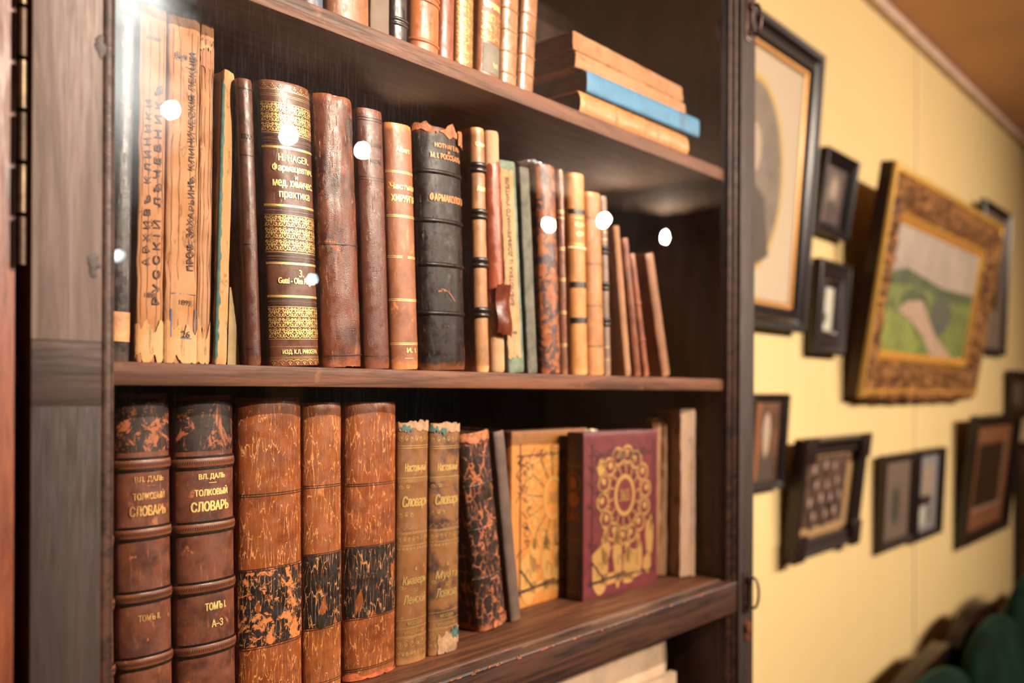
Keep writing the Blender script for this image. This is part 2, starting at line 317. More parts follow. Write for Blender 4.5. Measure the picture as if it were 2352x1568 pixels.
# ring pulls on iron plates
for zc in (-.345, .645):
    bm = bmesh.new(); zc += ZC; X = 1.3975-.8; Y = -.18
    box(bm, X-.012, X+.012, Y-.0035, Y+.0005, zc-.036, zc+.036, bev=.002)
    box(bm, X-.005, X+.007, Y-.010, Y-.002, zc+.018, zc+.028, bev=.002); box(bm, X-.005, X+.007, Y-.008, Y-.002, zc-.027, zc-.018, bev=.002)
    pl = obj('handle_plate', bm, WIRON, door)
    bm = bmesh.new(); tube(bm, [(X+.004, Y-.014-.009*math.cos(t), zc+.026*math.sin(t)) for t in [2*math.pi*i/28 for i in range(28)]], .0024, 8, True)
    obj('ring_pull', bm, WIRON, door)
bm = bmesh.new(); tube(bm, [(1.402-.8, -.1815, ZC-.405), (1.402-.8, -.186, ZC-.405)], .010, 12); box(bm, 1.394-.8, 1.410-.8, -.183, -.1795, ZC-.43, ZC-.395, bev=.003); obj('keyhole_plate', bm, plain('copper_escutcheon', (150, 88, 62), .4, .6, nz=.4, scale=150, bump=.5), door)

# ---------------------------------------------------------------- books
class Spine:
    def __init__(s, w, b, e=1.0):
        s.w, s.b, s.e = w, b, e; N = 200; s.t = []; s.s = [0]; px = None
        for i in range(N+1):
            t = -math.pi/2 + math.pi*i/N; p = s.raw(t); s.t.append(t)
            if px: s.s.append(s.s[-1]+math.hypot(p[0]-px[0], p[1]-px[1]))
            px = p
        s.L = s.s[-1]
    def raw(s, t):
        a, c = math.sin(t), max(math.cos(t), 0)
        return (s.w/2*math.copysign(abs(a)**s.e, a), -s.b*c**s.e)
    def at(s, u, e=0):
        q = min(max(u + s.L/2, 0), s.L); lo, hi = 0, len(s.s)-1
        while hi-lo > 1:
            mid = (lo+hi)//2
            if s.s[mid] <= q: lo = mid
            else: hi = mid
        f = (q-s.s[lo])/max(s.s[hi]-s.s[lo], 1e-9); t = s.t[lo]+(s.t[hi]-s.t[lo])*f
        p = s.raw(t); p2 = s.raw(t+.01); p1 = s.raw(t-.01); tx, ty = p2[0]-p1[0], p2[1]-p1[1]; l = math.hypot(tx, ty) or 1
        nx, ny = ty/l, -tx/l
        if ny > 0: nx, ny = -nx, -ny
        return (p[0]+nx*e, p[1]+ny*e)
TXT = {}
def text_mesh(body, bold=0.0, shear=0):
    bold = 0; k = (body, bold, shear)
    if k in TXT: return TXT[k]
    c = bpy.data.curves.new('t', 'FONT'); c.body = body; c.size = 1; c.offset = bold; c.shear = shear; c.resolution_u = 4; c.fill_mode = 'FRONT'
    o = bpy.data.objects.new('t', c); COL.objects.link(o); bpy.context.view_layer.update()
    me = bpy.data.meshes.new_from_object(o.evaluated_get(bpy.context.evaluated_depsgraph_get()))
    bpy.data.objects.remove(o); bpy.data.curves.remove(c)
    vs = [(v.co.x, v.co.y) for v in me.vertices]; fs = [tuple(p.vertices) for p in me.polygons]; bpy.data.meshes.remove(me)
    x0 = min(v[0] for v in vs); x1 = max(v[0] for v in vs); y0 = min(v[1] for v in vs); y1 = max(v[1] for v in vs)
    vs = [((x-(x0+x1)/2)/(x1-x0), (y-(y0+y1)/2)/(y1-y0)) for x, y in vs]
    TXT[k] = (vs, fs); return TXT[k]
def slice_u(vs, fs, st):
    """cut flat lettering into narrow strips so that it can follow the curve of a spine"""
    bm = bmesh.new(); flat_add(bm, vs, fs); x0 = min(v[0] for v in vs); x1 = max(v[0] for v in vs); n = int((x1-x0)/st)
    for i in range(1, n+1): bmesh.ops.bisect_plane(bm, geom=bm.verts[:]+bm.edges[:]+bm.faces[:], plane_co=(x0+(x1-x0)*i/(n+1), 0, 0), plane_no=(1, 0, 0))
    bm.verts.index_update(); r = [(v.co.x, v.co.z) for v in bm.verts], [tuple(v.index for v in f.verts) for f in bm.faces]; bm.free(); return r
def flat_add(bm, vs, fs):
    V = [bm.verts.new((x, 0, z)) for x, z in vs]
    for f in fs:
        try: bm.faces.new([V[i] for i in f])
        except ValueError: pass
def add_text(bm, body, u, z, w, h, bold=.01, vert=False, shear=0):
    vs, fs = text_mesh(body, bold, shear)
    t = (w if vert else h)*(.025+bold)
    for dx, dz in ((-t, 0), (t, 0), (0, t*.6)): flat_add(bm, *slice_u([(u - y*w + dx, z + x*h + dz) if vert else (u + x*w + dx, z + y*h + dz) for x, y in vs], fs, .0015))
def rect(bm, u0, u1, z0, z1):
    n = max(1, int((u1-u0)/.0014)); xs = [u0+(u1-u0)*i/n for i in range(n+1)]
    flat_add(bm, [(x, z0) for x in xs]+[(x, z1) for x in xs], [(i, i+1, n+2+i, n+1+i) for i in range(n)])
def ribbon(bm, pts, wd):
    a = []; N = len(pts)
    for i, p in enumerate(pts):
        q0, q1 = pts[max(i-1, 0)], pts[min(i+1, N-1)]; tx, ty = q1[0]-q0[0], q1[1]-q0[1]; l = math.hypot(tx, ty) or 1
        w_ = wd(i/(N-1)) if callable(wd) else wd
        a.append(((p[0]-ty/l*w_, p[1]+tx/l*w_), (p[0]+ty/l*w_, p[1]-tx/l*w_)))
    vs = [q for p in a for q in p]; flat_add(bm, vs, [(2*i, 2*i+1, 2*i+3, 2*i+2) for i in range(N-1)])
def disc(bm, u, z, r, n=7, rz=None):
    flat_add(bm, [(u+r*math.cos(2*math.pi*i/n), z+(rz or r)*math.sin(2*math.pi*i/n)) for i in range(n)], [tuple(range(n))])
def wrap(bm, sp, e=.00012, maxe=.0016):
    bmesh.ops.triangulate(bm, faces=bm.faces)
    for v in bm.verts:
        x, y = sp.at(v.co.x, e); v.co.x, v.co.y = x, y
    return bm
def arabesque(bm, u, z, a, h, lw=.00022):
    for sx in (1, -1):
        for (cx, cz, r0, dr, t0, tt) in ((.21, .12, .20, -.13, 3.2, -5.6), (.32, -.22, .16, -.10, 2.6, 5.2), (.36, .34, .12, -.08, 4.0, 4.6)):
            pts = [(u+sx*a*(cx+(r0+dr*i/13)*math.cos(t0+tt*i/13)), z+h*(cz+(r0+dr*i/13)*1.15*math.sin(t0+tt*i/13))) for i in range(14)]
            ribbon(bm, pts, lambda t: lw*(1+2.6*t))
            disc(bm, *pts[-1], lw*3.4)
        ribbon(bm, [(u+sx*a*x, z+h*y) for x, y in ((.0, -.45), (.14, -.30), (.22, -.02), (.12, .28), (0, .42))], lw*1.3)
        for x, y in ((.45, .02), (.47, -.38), (.10, .45), (.27, .03)): disc(bm, u+sx*a*x, z+h*y, lw*2.3)
    for dx, dz in ((0, .12), (0, -.12), (.045, 0), (-.045, 0)): disc(bm, u+a*dx, z+h*dz, lw*3.2, 8, lw*5)
def orn_rows(bm, u0, u1, z0, z1, nx, nz):
    a = (u1-u0)/nx; h = (z1-z0)/nz
    for i in range(nx):
        for j in range(nz): arabesque(bm, u0+a*(i+.5), z0+h*(j+.5), a, h)
def dots(bm, u0, u1, z, n, r):
    for i in range(n): disc(bm, u0+(u1-u0)*(i+.5)/n, z, r, 6)
def crown(bm, u0, u1, z, n, s=1, h=.004):
    for i in range(n):
        c = u0+(u1-u0)*(i+.5)/n; q = (u1-u0)/n/2
        ribbon(bm, [(c+q*math.sin(t)*.95, z+s*h*.35*(1-math.cos(t))) for t in [(-1.5+3*k/8) for k in range(9)]], .0002)
        disc(bm, c, z+s*h*.95, .0007); disc(bm, c-.0011, z+s*h*.62, .0006); disc(bm, c+.0011, z+s*h*.62, .0006); disc(bm, c, z+s*h*.3, .0004)
def zig(bm, u0, u1, z, n, h):
    for i in range(n):
        a = u0+(u1-u0)*i/n; b = u0+(u1-u0)*(i+1)/n; ribbon(bm, [(a, z), ((a+b)/2, z+h), (b, z)], .0002)
def scroll_line(bm, u0, u1, z, n, h, lw=.00018):
    for i in range(n):
        c = u0+(u1-u0)*(i+.5)/n; q = (u1-u0)/n/2; s = 1 if i % 2 else -1
        pts = [(c+q*.9*(1-k/12)*math.cos(k*.75)*1.0, z+s*h*.45*(1-k/12)*math.sin(k*.75)) for k in range(11)]; ribbon(bm, pts, lambda t: lw*(1+2*t)); disc(bm, c, z, lw*2.5)
def spine_band(sp, z, r, half, grow=.0, flat=.75):
    bm = bmesh.new(); N = 22; M = 7; rows = []
    for i in range(N+1):
        u = -sp.L/2*half + sp.L*half*i/N; row = []
        for j in range(M+1):
            t = math.pi*j/M; x, y = sp.at(u, max(r*math.sin(t), 0)*flat-.0002+grow); row.append(bm.verts.new((x, y, z + r*math.cos(t))))
        rows.append(row)
    for A, Bq in zip(rows, rows[1:]):
        for j in range(M): bm.faces.new((A[j], A[j+1], Bq[j+1], Bq[j]))
    return bm
def patch(sp, z0, z1, u0=-.96, u1=.96, e=.0004, jag=0, seed=0, nz=24):
    """a piece of leather or paper lying on the spine"""
    bm = bmesh.new(); N = 26; rows = []
    for i in range(N+1):
        f = i/N; col = []
        ja = jag*(noise.noise(Vector((f*4, seed, 0)))+.35*noise.noise(Vector((f*13, seed, 0)))); jb = jag*(noise.noise(Vector((f*4, seed+5, 3)))+.35*noise.noise(Vector((f*13, seed+5, 3))))
        for j in range(nz+1):
            g = j/nz; z = max((z0+ja)*(1-g)+(z1+jb)*g, .0006)
            us = sp.L/2*(u0+(u1-u0)*f) + jag*.25*noise.noise(Vector((z*90, seed, f*2)))*(1 if f in (0, 1) else 0)
            x, y = sp.at(us, e); col.append(bm.verts.new((x, y, z)))
        rows.append(col)
    for A, Bq in zip(rows, rows[1:]):
        for j in range(nz): bm.faces.new((A[j], Bq[j], Bq[j+1], A[j+1]))
    return bm
def cover_mesh(w, h, d, b, sp, t=.0024, groove=.0012, rough=.0003, seed=0, ragged=0.0):
    bm = bmesh.new(); outer = [(-w/2, d), (-w/2, d*.5), (-w/2, .022), (-w/2+groove*.4, .013), (-w/2+groove, .009), (-w/2+groove*.3, .005)]
    inner = [(-w/2+t, d), (-w/2+t, d*.5), (-w/2+t, .022), (-w/2+t+groove*.4, .013), (-w/2+t+groove, .009), (-w/2+t+groove*.3, .005)]
    N = 26; sp2 = Spine(max(w-2*t, .002), max(b-t*.6, .0005), sp.e)
    for i in range(N+1):
        q = -math.pi/2+math.pi*i/N; outer.append(sp.raw(q)); inner.append(sp2.raw(q))
    outer += [(-x, y) for x, y in outer[5::-1]]; inner += [(-x, y) for x, y in inner[5::-1]]
    K = len(outer); zs = [0, .0008, .003, .008]+[h*(.06+.88*i/16) for i in range(17)]+[h-.008, h-.003, h-.0008, h]
    ro, ri = [], []
    for z in zs:
        e = min(z, h-z); sh = 0 if e > .004 else (1-e/.004)*.0011
        A, Bq = [], []
        for i in range(K):
            x, y = outer[i]; isp = y < .004
            nz_ = noise.noise(Vector((x*70+seed, y*70, z*45)))*rough*2.2 + noise.noise(Vector((x*260, y*260+seed, z*180)))*rough
            rr = 1-sh/max(w, .004)*1.6 if isp else 1-sh/max(w, .004)
            zz = z
            if ragged and e < .003: zz += (noise.noise(Vector((x*60, seed, 1.5 if z > h/2 else 0))))*ragged*(.45 if z > h/2 else -.0) + (0 if z > h/2 else abs(noise.noise(Vector((x*220, seed, 9))))*ragged)
            A.append(bm.verts.new((x*rr+nz_*(.3 if isp else 1)*(1 if x > 0 else -1), y*(1-sh/max(b, .004)*.8 if y < 0 else 1)+(nz_ if isp else 0), zz)))
            x, y = inner[i]; Bq.append(bm.verts.new((x, y, zz)))
        ro.append(A); ri.append(Bq)
    for j in range(len(zs)-1):
        for i in range(K-1):
            bm.faces.new((ro[j][i], ro[j][i+1], ro[j+1][i+1], ro[j+1][i])); bm.faces.new((ri[j][i+1], ri[j][i], ri[j+1][i], ri[j+1][i+1]))
        for i in (0, K-1):
            q = (ro[j][i], ri[j][i], ri[j+1][i], ro[j+1][i]); bm.faces.new(q if i else q[::-1])
    for j, fl in ((0, 0), (-1, 1)):
        for i in range(K-1):
            q = (ro[j][i], ro[j][i+1], ri[j][i+1], ri[j][i]); bm.faces.new(q if fl else q[::-1])
    bmesh.ops.recalc_face_normals(bm, faces=bm.faces)
    return bm
def pages_mesh(w, h, d, inset=.003, t=.0025, fuzz=.0):
    bm = bmesh.new(); n = 12; x0, x1 = -w/2+t, w/2-t; y0, y1 = .0015, d-.004; z0, z1 = inset, h-inset
    def ring(z):
        out = []
        for i in range(n+1): x = x0+(x1-x0)*i/n; out.append((x, y0, z))
        for i in range(n+1): x = x1+(x0-x1)*i/n; out.append((x, y1-.003*math.sin(math.pi*i/n), z))
        return out
    rs = []
    for z in (z0, h*.5, z1):
        rs.append([bm.verts.new((x, y, z+(random.uniform(-fuzz, fuzz) if z != h*.5 else 0))) for x, y, z in ring(z)])
    for A, Bq in zip(rs, rs[1:]):
        for i in range(len(A)): k = (i+1) % len(A); bm.faces.new((A[i], A[k], Bq[k], Bq[i]))
    bm.faces.new(rs[0][::-1]); bm.faces.new(rs[-1]); bmesh.ops.recalc_face_normals(bm, faces=bm.faces); return bm
def book(key, label, mat, pos, h=None, w=None, d=.16, b=None, e=1.0, bands=(), band_mat=None, rules=(), blind=(), texts=(), text_mat=None, tool=None, tool_mat=None,
         patches=(), pages=None, group=None, lean=None, yaw=0, z0=0, ragged=0, rough=.0003, t=.0024, groove=.0012, inset=.003, cat='book', name='book', band_r=.0022, extra=None, xo=0):
    cx, W, H, LN, Y = pos; W = w or W*.962; H = h or H; LN = LN if lean is None else lean
    b = b if b is not None else min(W*.2, .012); sp = Spine(W, b, e)
    root = empty(name, (cx+xo, Y, ZC+z0+W/2*abs(math.sin(R(LN)))+.0006)); root.rotation_euler = (0, R(LN), R(yaw)); tag(root, label, cat, group)
    obj('cover', cover_mesh(W, H, d, b, sp, t, groove, rough, random.random()*50, ragged), mat(H) if callable(mat) else mat, root)
    obj('pages', pages_mesh(W, H, d, inset, t+.0002, .0), pages or PAGES, root)
    for z in bands: obj('raised_band', spine_band(sp, z*H, band_r, .97), band_mat or (mat(H) if callable(mat) else mat), root)
    for (za, zb, pm, kw) in patches:
        kw = dict(kw); nm = kw.pop('name', 'spine_label'); obj(nm, patch(sp, za*H, zb*H, **kw), pm, root)
    if blind:
        bm = bmesh.new()
        for z in blind: rect(bm, -sp.L/2*.95, sp.L/2*.95, z*H-.0004, z*H+.0004)
        obj('blind_rules', wrap(bm, sp, .00025+rough*.9), BLIND, root)
    if rules or tool:
        bm = bmesh.new()
        for r_ in rules:
            z, hw = r_ if isinstance(r_, tuple) else (r_, .0003); rect(bm, -sp.L/2*.93, sp.L/2*.93, z*H-hw, z*H+hw)
        if tool: tool(bm, sp, H)
        obj('gilt_tooling', wrap(bm, sp, .0002+rough*.6), tool_mat or GOLD, root)
    if texts:
        bm = bmesh.new()
        for q in texts:
            body, zf, hh, ww = q[:4]; kw = q[4] if len(q) > 4 else {}
            kw = dict(kw); u = kw.pop('u', 0); add_text(bm, body, u*sp.L/2, zf*H, ww, hh, **kw)
        obj('spine_lettering', wrap(bm, sp, .0006 if patches else .00025+rough*1.5), text_mat or GOLD, root)
    if extra: extra(root, sp, W, H, d)
    return root
# centre x, width, height, lean, spine plane y
POS = {
 'M1':(0.3325,0.007,0.313,0.5,0.075),
 'M2':(0.3456,0.0183,0.309,1.0,0.075),
 'M3':(0.3720,0.0257,0.327,0.6,0.075),
 'M4':(0.4017,0.0326,0.328,0.6,0.075),
 'M5':(0.4256,0.0144,0.328,0.5,0.075),
 'M5b':(0.4332,0.0028,0.309,0.9,0.08),
 'M6':(0.4388,0.0108,0.284,1.5,0.068),
 'M7':(0.4708,0.0172,0.278,-2.4,0.06),
 'M8':(0.5175,0.0614,0.283,-2.7,0.06),
 'M9':(0.5773,0.0531,0.286,-2.9,0.06),
 'M10':(0.6256,0.0373,0.285,-2.6,0.06),
 'M11':(0.6664,0.0422,0.278,-2.6,0.06),
 'M12':(0.7258,0.0781,0.285,-2.3,0.06),
 'M13':(0.7949,0.0243,0.304,-2.1,0.06),
 'M14':(0.8248,0.0251,0.306,-2.7,0.06),
 'M15':(0.8610,0.0329,0.275,-4.3,0.06),
 'M16':(0.8945,0.0203,0.274,-4.1,0.06),
 'M17':(0.9328,0.0420,0.284,-3.1,0.06),
 'M18':(0.9688,0.0145,0.287,-2.4,0.065),
 'M19':(0.997,0.038,0.285,-2.4,0.06),
 'M20':(1.0369,0.0393,0.265,-2.5,0.06),
 'M21':(1.0745,0.0166,0.268,-2.8,0.065),
 'M22':(1.0935,0.006,0.246,-4.0,0.075),
 'M23':(1.1221,0.0160,0.229,-8.5,0.06),
 'M24':(1.1493,0.0199,0.214,-10.3,0.06),
 'M25':(1.1741,0.0156,0.194,-12.6,0.06),
 'M26':(1.2318,0.0290,0.201,-15.1,0.06),
 'T1':(0.5381,0.0281,0.280,-1.1,0.06),
 'T2':(0.5833,0.0588,0.280,-0.9,0.06),
 'T3':(0.6280,0.0281,0.280,0.0,0.06),
 'T4':(0.6567,0.0248,0.280,0.1,0.06),
 'T5':(0.6933,0.0461,0.280,0.9,0.06),
 'T6':(0.7302,0.0261,0.280,1.0,0.06),
 'T7':(0.7607,0.0318,0.280,0.5,0.06),
 'T8':(0.8027,0.0426,0.280,2.1,0.06),
 'T9':(0.8413,0.0330,0.280,2.1,0.06),
 'T10':(0.8751,0.0327,0.280,4.0,0.06),
 'B1':(0.3329,0.019,0.311,-1.0,0.076),
 'B2':(0.3716,0.052,0.317,-1.0,0.076),
 'B3':(0.4311,0.0633,0.315,-1.0,0.076),
 'B4':(0.5020,0.0766,0.313,-0.6,0.076),
 'B5':(0.5658,0.0511,0.308,-0.4,0.076),
 'B6':(0.6301,0.0752,0.308,-0.0,0.076),
 'B7':(0.6924,0.0495,0.283,0.4,0.076),
 'B8':(0.7451,0.0520,0.280,0.3,0.076),
 'B9':(0.8679,0.0563,0.266,-8.2,0.105),
 'B9b':(0.9122,0.0175,0.268,-8.2,0.105),
 'B12':(1.3358,0.0377,0.277,-1.1,0.125),
 'B13':(1.3470,0.0476,0.297,1.0,0.085),

}
ZT, ZM, ZB = SH['t'][1], SH['m'][1], SH['b'][1]
GT, GM, GB, GS = 'old books standing on the upper shelf', 'old books standing on the middle shelf', 'old books standing on the lower shelf', 'books lying in a stack on the upper shelf'
def LE(*a, **k):
    return lambda H: leather(*a, h=H, **k)
# ---- middle shelf, left to right
tanpatch = plain('tan_label_leather', (196, 134, 82), .5, nz=.25, scale=60, bump=.3)
book('M1', 'narrow black book squeezed beside left door post, tan band low on its spine', LE('black_cloth', (46, 38, 38), (24, 20, 22), (90, 66, 52), wear=.2, rough=.3), POS['M1'], z0=ZM, group=GM, patches=[(.06, .145, tanpatch, dict(e=.0003))])
book('M2', 'black leather book with a wide plain tan band low on its spine', LE('black_leather_plain', (50, 40, 38), (26, 20, 20), (96, 68, 52), wear=.2, rough=.3, seed=1), POS['M2'], z0=ZM, group=GM, patches=[(.06, .145, tanpatch, dict(e=.0003))])
PA = paper('tan_paper', (206, 154, 104), (160, 104, 62), 1); PB = paper('tan_paper_pale', (214, 166, 116), (168, 114, 70), 4); PC = paper('buff_paper', (212, 166, 118), (160, 112, 74), 7); PD = paper('straw_paper', (222, 176, 118), (186, 136, 84), 9)
CRUMB = paper('crumbled_paper', (226, 190, 132), (190, 138, 84), 11, bump=1)
def torn_foot(seed):
    def f(root, sp, W, H, d):
        obj('torn_foot', patch(sp, .001, .034, -.97, .97, .0011, jag=.016, seed=seed), CRUMB, root)
        bm = bmesh.new()
        for u in (-.62, -.22, .38, .7):
            pts = [(sp.L/2*(u+.05*noise.noise(Vector((z*30, seed, u*5)))), z*H) for z in [(.05+.9*i/30) for i in range(31)]]; ribbon(bm, pts, .00022)
        obj('spine_creases', wrap(bm, sp, .0007), plain('crease_brown', (120, 72, 44), .8), root)
    return f
book('M3', 'tall tan paper-covered volume with faded vertical lettering, leftmost of paper books', PA, POS['M3'], z0=ZM, group=GM, b=.0035, e=.55, ragged=.004, rough=.0008, pages=PD, texts=[('Р У С С К I Й   Л Ѣ Ч Е Б Н И К Ъ', .47, .200, .0075, dict(vert=True, u=.28)), ('А Р Х И В Ъ   К Л И Н И К И', .50, .150, .005, dict(vert=True, u=-.30)), ('МОСКВА', .905, .003, .012), ('1888.', .19, .004, .010)], text_mat=INK, extra=torn_foot(1))
def blue_marks(root, sp, W, H, d):
    torn_foot(2)(root, sp, W, H, d)
    bm = bmesh.new(); L = sp.L/2
    rect(bm, -L*.62, -L*.55, .075*H, .155*H); rect(bm, L*.72, L*.78, .09*H, .16*H); rect(bm, -.001*1, L*.52, .072*H, .075*H)
    rect(bm, -L*.6, -L*.02, .199*H, .2005*H); rect(bm, L*.02, L*.8, .199*H, .2005*H); rect(bm, -L*.6, -L*.05, .862*H, .8633*H); rect(bm, 0, L*.8, .846*H, .8473*H)
    obj('blue_pencil_marks', wrap(bm, sp, .0012), BLUEINK, root)
book('M4', 'wide tan paper volume lettered upward in black, blue pencil lines near its foot', PB, POS['M4'], z0=ZM, group=GM, b=.004, e=.5, ragged=.005, rough=.001, pages=PD, texts=[('ПРОФ. ЗАХАРЬИНЪ.', .405, .090, .0062, dict(vert=True, u=.42)), ('КЛИНИЧЕСКIЯ ЛЕКЦIИ', .725, .110, .0062, dict(vert=True, u=.42)), ('Вып. 3-й', .875, .005, .020, dict(u=.05)), ('1893.', .175, .0045, .014, dict(u=.2)), ('26', .085, .006, .008, dict(u=.2))], text_mat=INK, extra=blue_marks)
def m5x(root, sp, W, H, d):
    torn_foot(3)(root, sp, W, H, d); obj('torn_patch', patch(sp, .865*H, .925*H, -.8, .85, .0006, jag=.012, seed=3), plain('bare_brown_board', (166, 108, 80), .8), root)
    obj('lifted_flap', patch(sp, .918*H, .932*H, -.85, .4, .0022, jag=.008, seed=6), CRUMB, root)
book('M5', 'thin buff paper volume with a torn patch near the top of its spine', PC, POS['M5'], z0=ZM, group=GM, b=.002, e=.5, ragged=.004, rough=.0009, pages=PD, extra=m5x)
TEAL = plain('teal_paper', (58, 98, 92), .7, nz=.3, scale=80); GREYB = plain('grey_board', (122, 108, 88), .7, nz=.2)
def m5b(root, sp, W, H, d):
    obj('teal_strip', patch(sp, .01*H, .80*H, -.9, .3, .0007, jag=.01, seed=8, nz=60), TEAL, root)
book('M5b', 'very thin grey board showing a ragged teal spine, wedged among paper books', GREYB, POS['M5b'], z0=ZM, group=GM, xo=-.0006, w=.0034, b=.0008, t=.0012, groove=.0002, extra=m5b, inset=.01)
def m6x(root, sp, W, H, d):
    obj('teal_edge', patch(sp, .02*H, .97*H, -1, -.55, .0008, jag=.014, seed=11, nz=70), TEAL, root)
    bm = bmesh.new(); rows = []
    for i in range(21):
        z = i/20*.076; row = []
        for j in range(7):
            f = j/6; wv = .0145*(1-(z/.076)**1.3)+.002+.0006*noise.noise(Vector((z*200, 0, 0)))
            row.append(bm.verts.new((W/2+.0006+f*wv*.9, -.002+.004*math.sin(f*2.2)*(1-z/.09), z)))
        rows.append(row)
    for A, Bq in zip(rows, rows[1:]):
        for j in range(6): bm.faces.new((A[j], A[j+1], Bq[j+1], Bq[j]))
    bmesh.ops.solidify(bm, geom=bm.faces[:], thickness=.0005); obj('loose_leaf', bm, plain('olive_paper', (196, 168, 122), .8, nz=.1), root)
book('M6', 'straw-coloured pamphlet with teal paper edge and loose leaf splayed at its foot', PD, POS['M6'], z0=ZM, group=GM, xo=.001, w=.0125, b=.0018, e=.5, ragged=.005, rough=.0008, pages=PD, extra=m6x)
book('M7', 'slim dark brown leather book with blind lines, just left of ornate gilt volume', LE('dark_brown_calf', (92, 52, 40), (54, 30, 26), (132, 78, 54), wear=.15, rough=.3, seed=2), POS['M7'], z0=ZM, group=GM, b=.006, blind=(.965, .735, .425, .06), texts=[('МОСК.', .80, .005, .012)], text_mat=BLIND)
def hager(bm, sp, H):
    L = sp.L/2*.93
    crown(bm, -L, L, .968*H, 8, 1, .0055); rect(bm, -L, L, .966*H, .9668*H); dots(bm, -L, L, .951*H, 44, .00038); rect(bm, -L, L, .945*H, .9458*H)
    for a, b in ((.818, .922), (.402, .531), (.095, .208)):
        rect(bm, -L, L, a*H-.0005, a*H); rect(bm, -L, L, b*H, b*H+.0005); orn_rows(bm, -L, L, a*H+.0004, b*H-.0004, 5, 3)
    for z in (.768, .565, .362, .246): rect(bm, -L, L, z*H-.0011, z*H+.0011)
    rect(bm, -L, L, .0675*H, .0683*H); dots(bm, -L, L, .030*H, 44, .00042); rect(bm, -L, L, .0245*H, .025*H); crown(bm, -L, L, .021*H, 8, -1, .0045)
def hagx(root, sp, W, H, d):
    bm = bmesh.new(); L = sp.L/2*.95
    for a, b in ((.778, .812), (.534, .557), (.37, .398), (.213, .24)):
        for k in (0, .36, .78): rect(bm, -L, L, (a+(b-a)*k)*H, (a+(b-a)*(k+.2))*H)
    obj('black_rules', wrap(bm, sp, .0003), plain('black_stamping', (38, 24, 22), .35), root)
    bm = bmesh.new()
    for z in (.795, .546, .385, .226): dots(bm, -L, L, z*H, 46, .00045)
    obj('bead_rows', wrap(bm, sp, .0004), plain('brown_beads', (124, 82, 60), .3), root)
book('M8', 'thick brown pharmacy handbook, spine covered in gilt arabesques and gold Russian title', LE('hager_calf', (104, 60, 40), (72, 38, 26), (150, 86, 52), wear=.15, rough=.34, seed=3), POS['M8'], z0=ZM, group=GM, b=.013, d=.19,
     tool=hager, extra=hagx, texts=[('Н. НАGЕR.', .733, .0068, .036, dict(u=.04)), ('Фармацевтич.', .695, .0092, .048, dict(u=.03)), ('и', .666, .0036, .003, dict(u=.06)), ('мед. химичес.', .640, .0080, .048, dict(u=.03)), ('практика', .600, .0080, .036, dict(u=.03)),
     ('3.', .328, .0072, .0056, dict(u=.12)), ('Gutti - Olea Pinguia.', .298, .0078, .044, dict(u=.03)), ('ИЗД. К.Л. РИККЕРА', .048, .0052, .042, dict(u=.05))], text_mat=GOLDB)
def cap_tear(root, sp, W, H, d, mt=None, seed=0, za=.962, zb=.998):
    obj('torn_headcap', patch(sp, za*H, zb*H, -.98, .98, .0012, jag=.01, seed=seed), mt, root)
RAW = plain('raw_leather', (190, 108, 62), .7, nz=.4, scale=120, bump=.8)
book('M9', 'stout chestnut leather book, scuffed and untitled, right of ornate gilt volume', LE('chestnut_morocco', (112, 58, 38), (58, 30, 24), (162, 90, 54), wear=.62, rough=.3, bump=.7, seed=4, dark_amt=.9, ends=.7), POS['M9'], z0=ZM, group=GM, b=.012, rough=.0011, ragged=.002, blind=(.455, .045), d=.18)
book('M10', 'smooth reddish brown leather book with thin blind lines and dim title', LE('red_brown_calf', (104, 60, 46), (86, 42, 34), (150, 88, 62), wear=.12, rough=.28, bump=.6, seed=5), POS['M10'], z0=ZM, group=GM, b=.009, blind=(.965, .955, .738, .728, .05), texts=[('Нозологiя', .865, .005, .024), ('II. ЧАСТЬ', .80, .004, .02)], text_mat=BLIND)
book('M11', 'orange-brown surgery book with pairs of gold lines and gold title', LE('orange_calf', (160, 98, 66), (116, 66, 46), (206, 132, 76), wear=.55, rough=.38, seed=6, ends=.9), POS['M11'], z0=ZM, group=GM, b=.010,
     rules=(.806, .800, .628, .622, .462, .456, .287, .281, .108, .102), texts=[('Albert', .895, .0062, .020), ('Частная', .745, .0066, .036), ('ХИРУРГIЯ', .697, .0074, .034), ('И. I.', .078, .0052, .016, dict(u=.2)), ('—', .045, .0005, .012)], text_mat=GOLDB, tool_mat=GOLDB)
def m12x(root, sp, W, H, d):
    obj('torn_headcap', patch(sp, .972*H, 1.0*H, -.98, 1.0, .0010, jag=.014, seed=21), RAW, root)
    obj('hanging_flap', patch(sp, .945*H, 1.003*H, .52, .99, .0030, jag=.010, seed=23), RAW, root)
    bm = bmesh.new(); L = sp.L/2
    ribbon(bm, [(L*(-.25+.5*t), H*(.335-.05*t*t)) for t in [i/10 for i in range(11)]], .0004); ribbon(bm, [(-L*.35, .325*H), (-L*.1, .33*H)], .0008)
    obj('scratches', wrap(bm, sp, .0004), RAW, root)
BLK = lambda H: leather('black_morocco', (30, 19, 15), (20, 13, 11), (140, 80, 44), wear=.36, rough=.33, spec=.22, bump=.6, h=H, seed=7, ends=.6)
book('M12', 'thick black leather pharmacology book with raised bands and frayed orange top', BLK, POS['M12'], z0=ZM, group=GM, b=.016, d=.19, bands=(.815, .615, .435, .235), band_r=.0028, rough=.0006,
     texts=[('НОТНАГЕЛЬ', .925, .0052, .042, dict(u=.12)), ('и', .902, .003, .003, dict(u=.12)), ('М. I. РОССБАХЪ', .882, .0062, .050, dict(u=.08)), ('ФАРМАКОЛОГIЯ', .710, .0090, .058, dict(u=.12))], text_mat=gilt('dull_gold', (186, 120, 70), (60, 40, 30), .5, .5, .3, 6), extra=m12x)
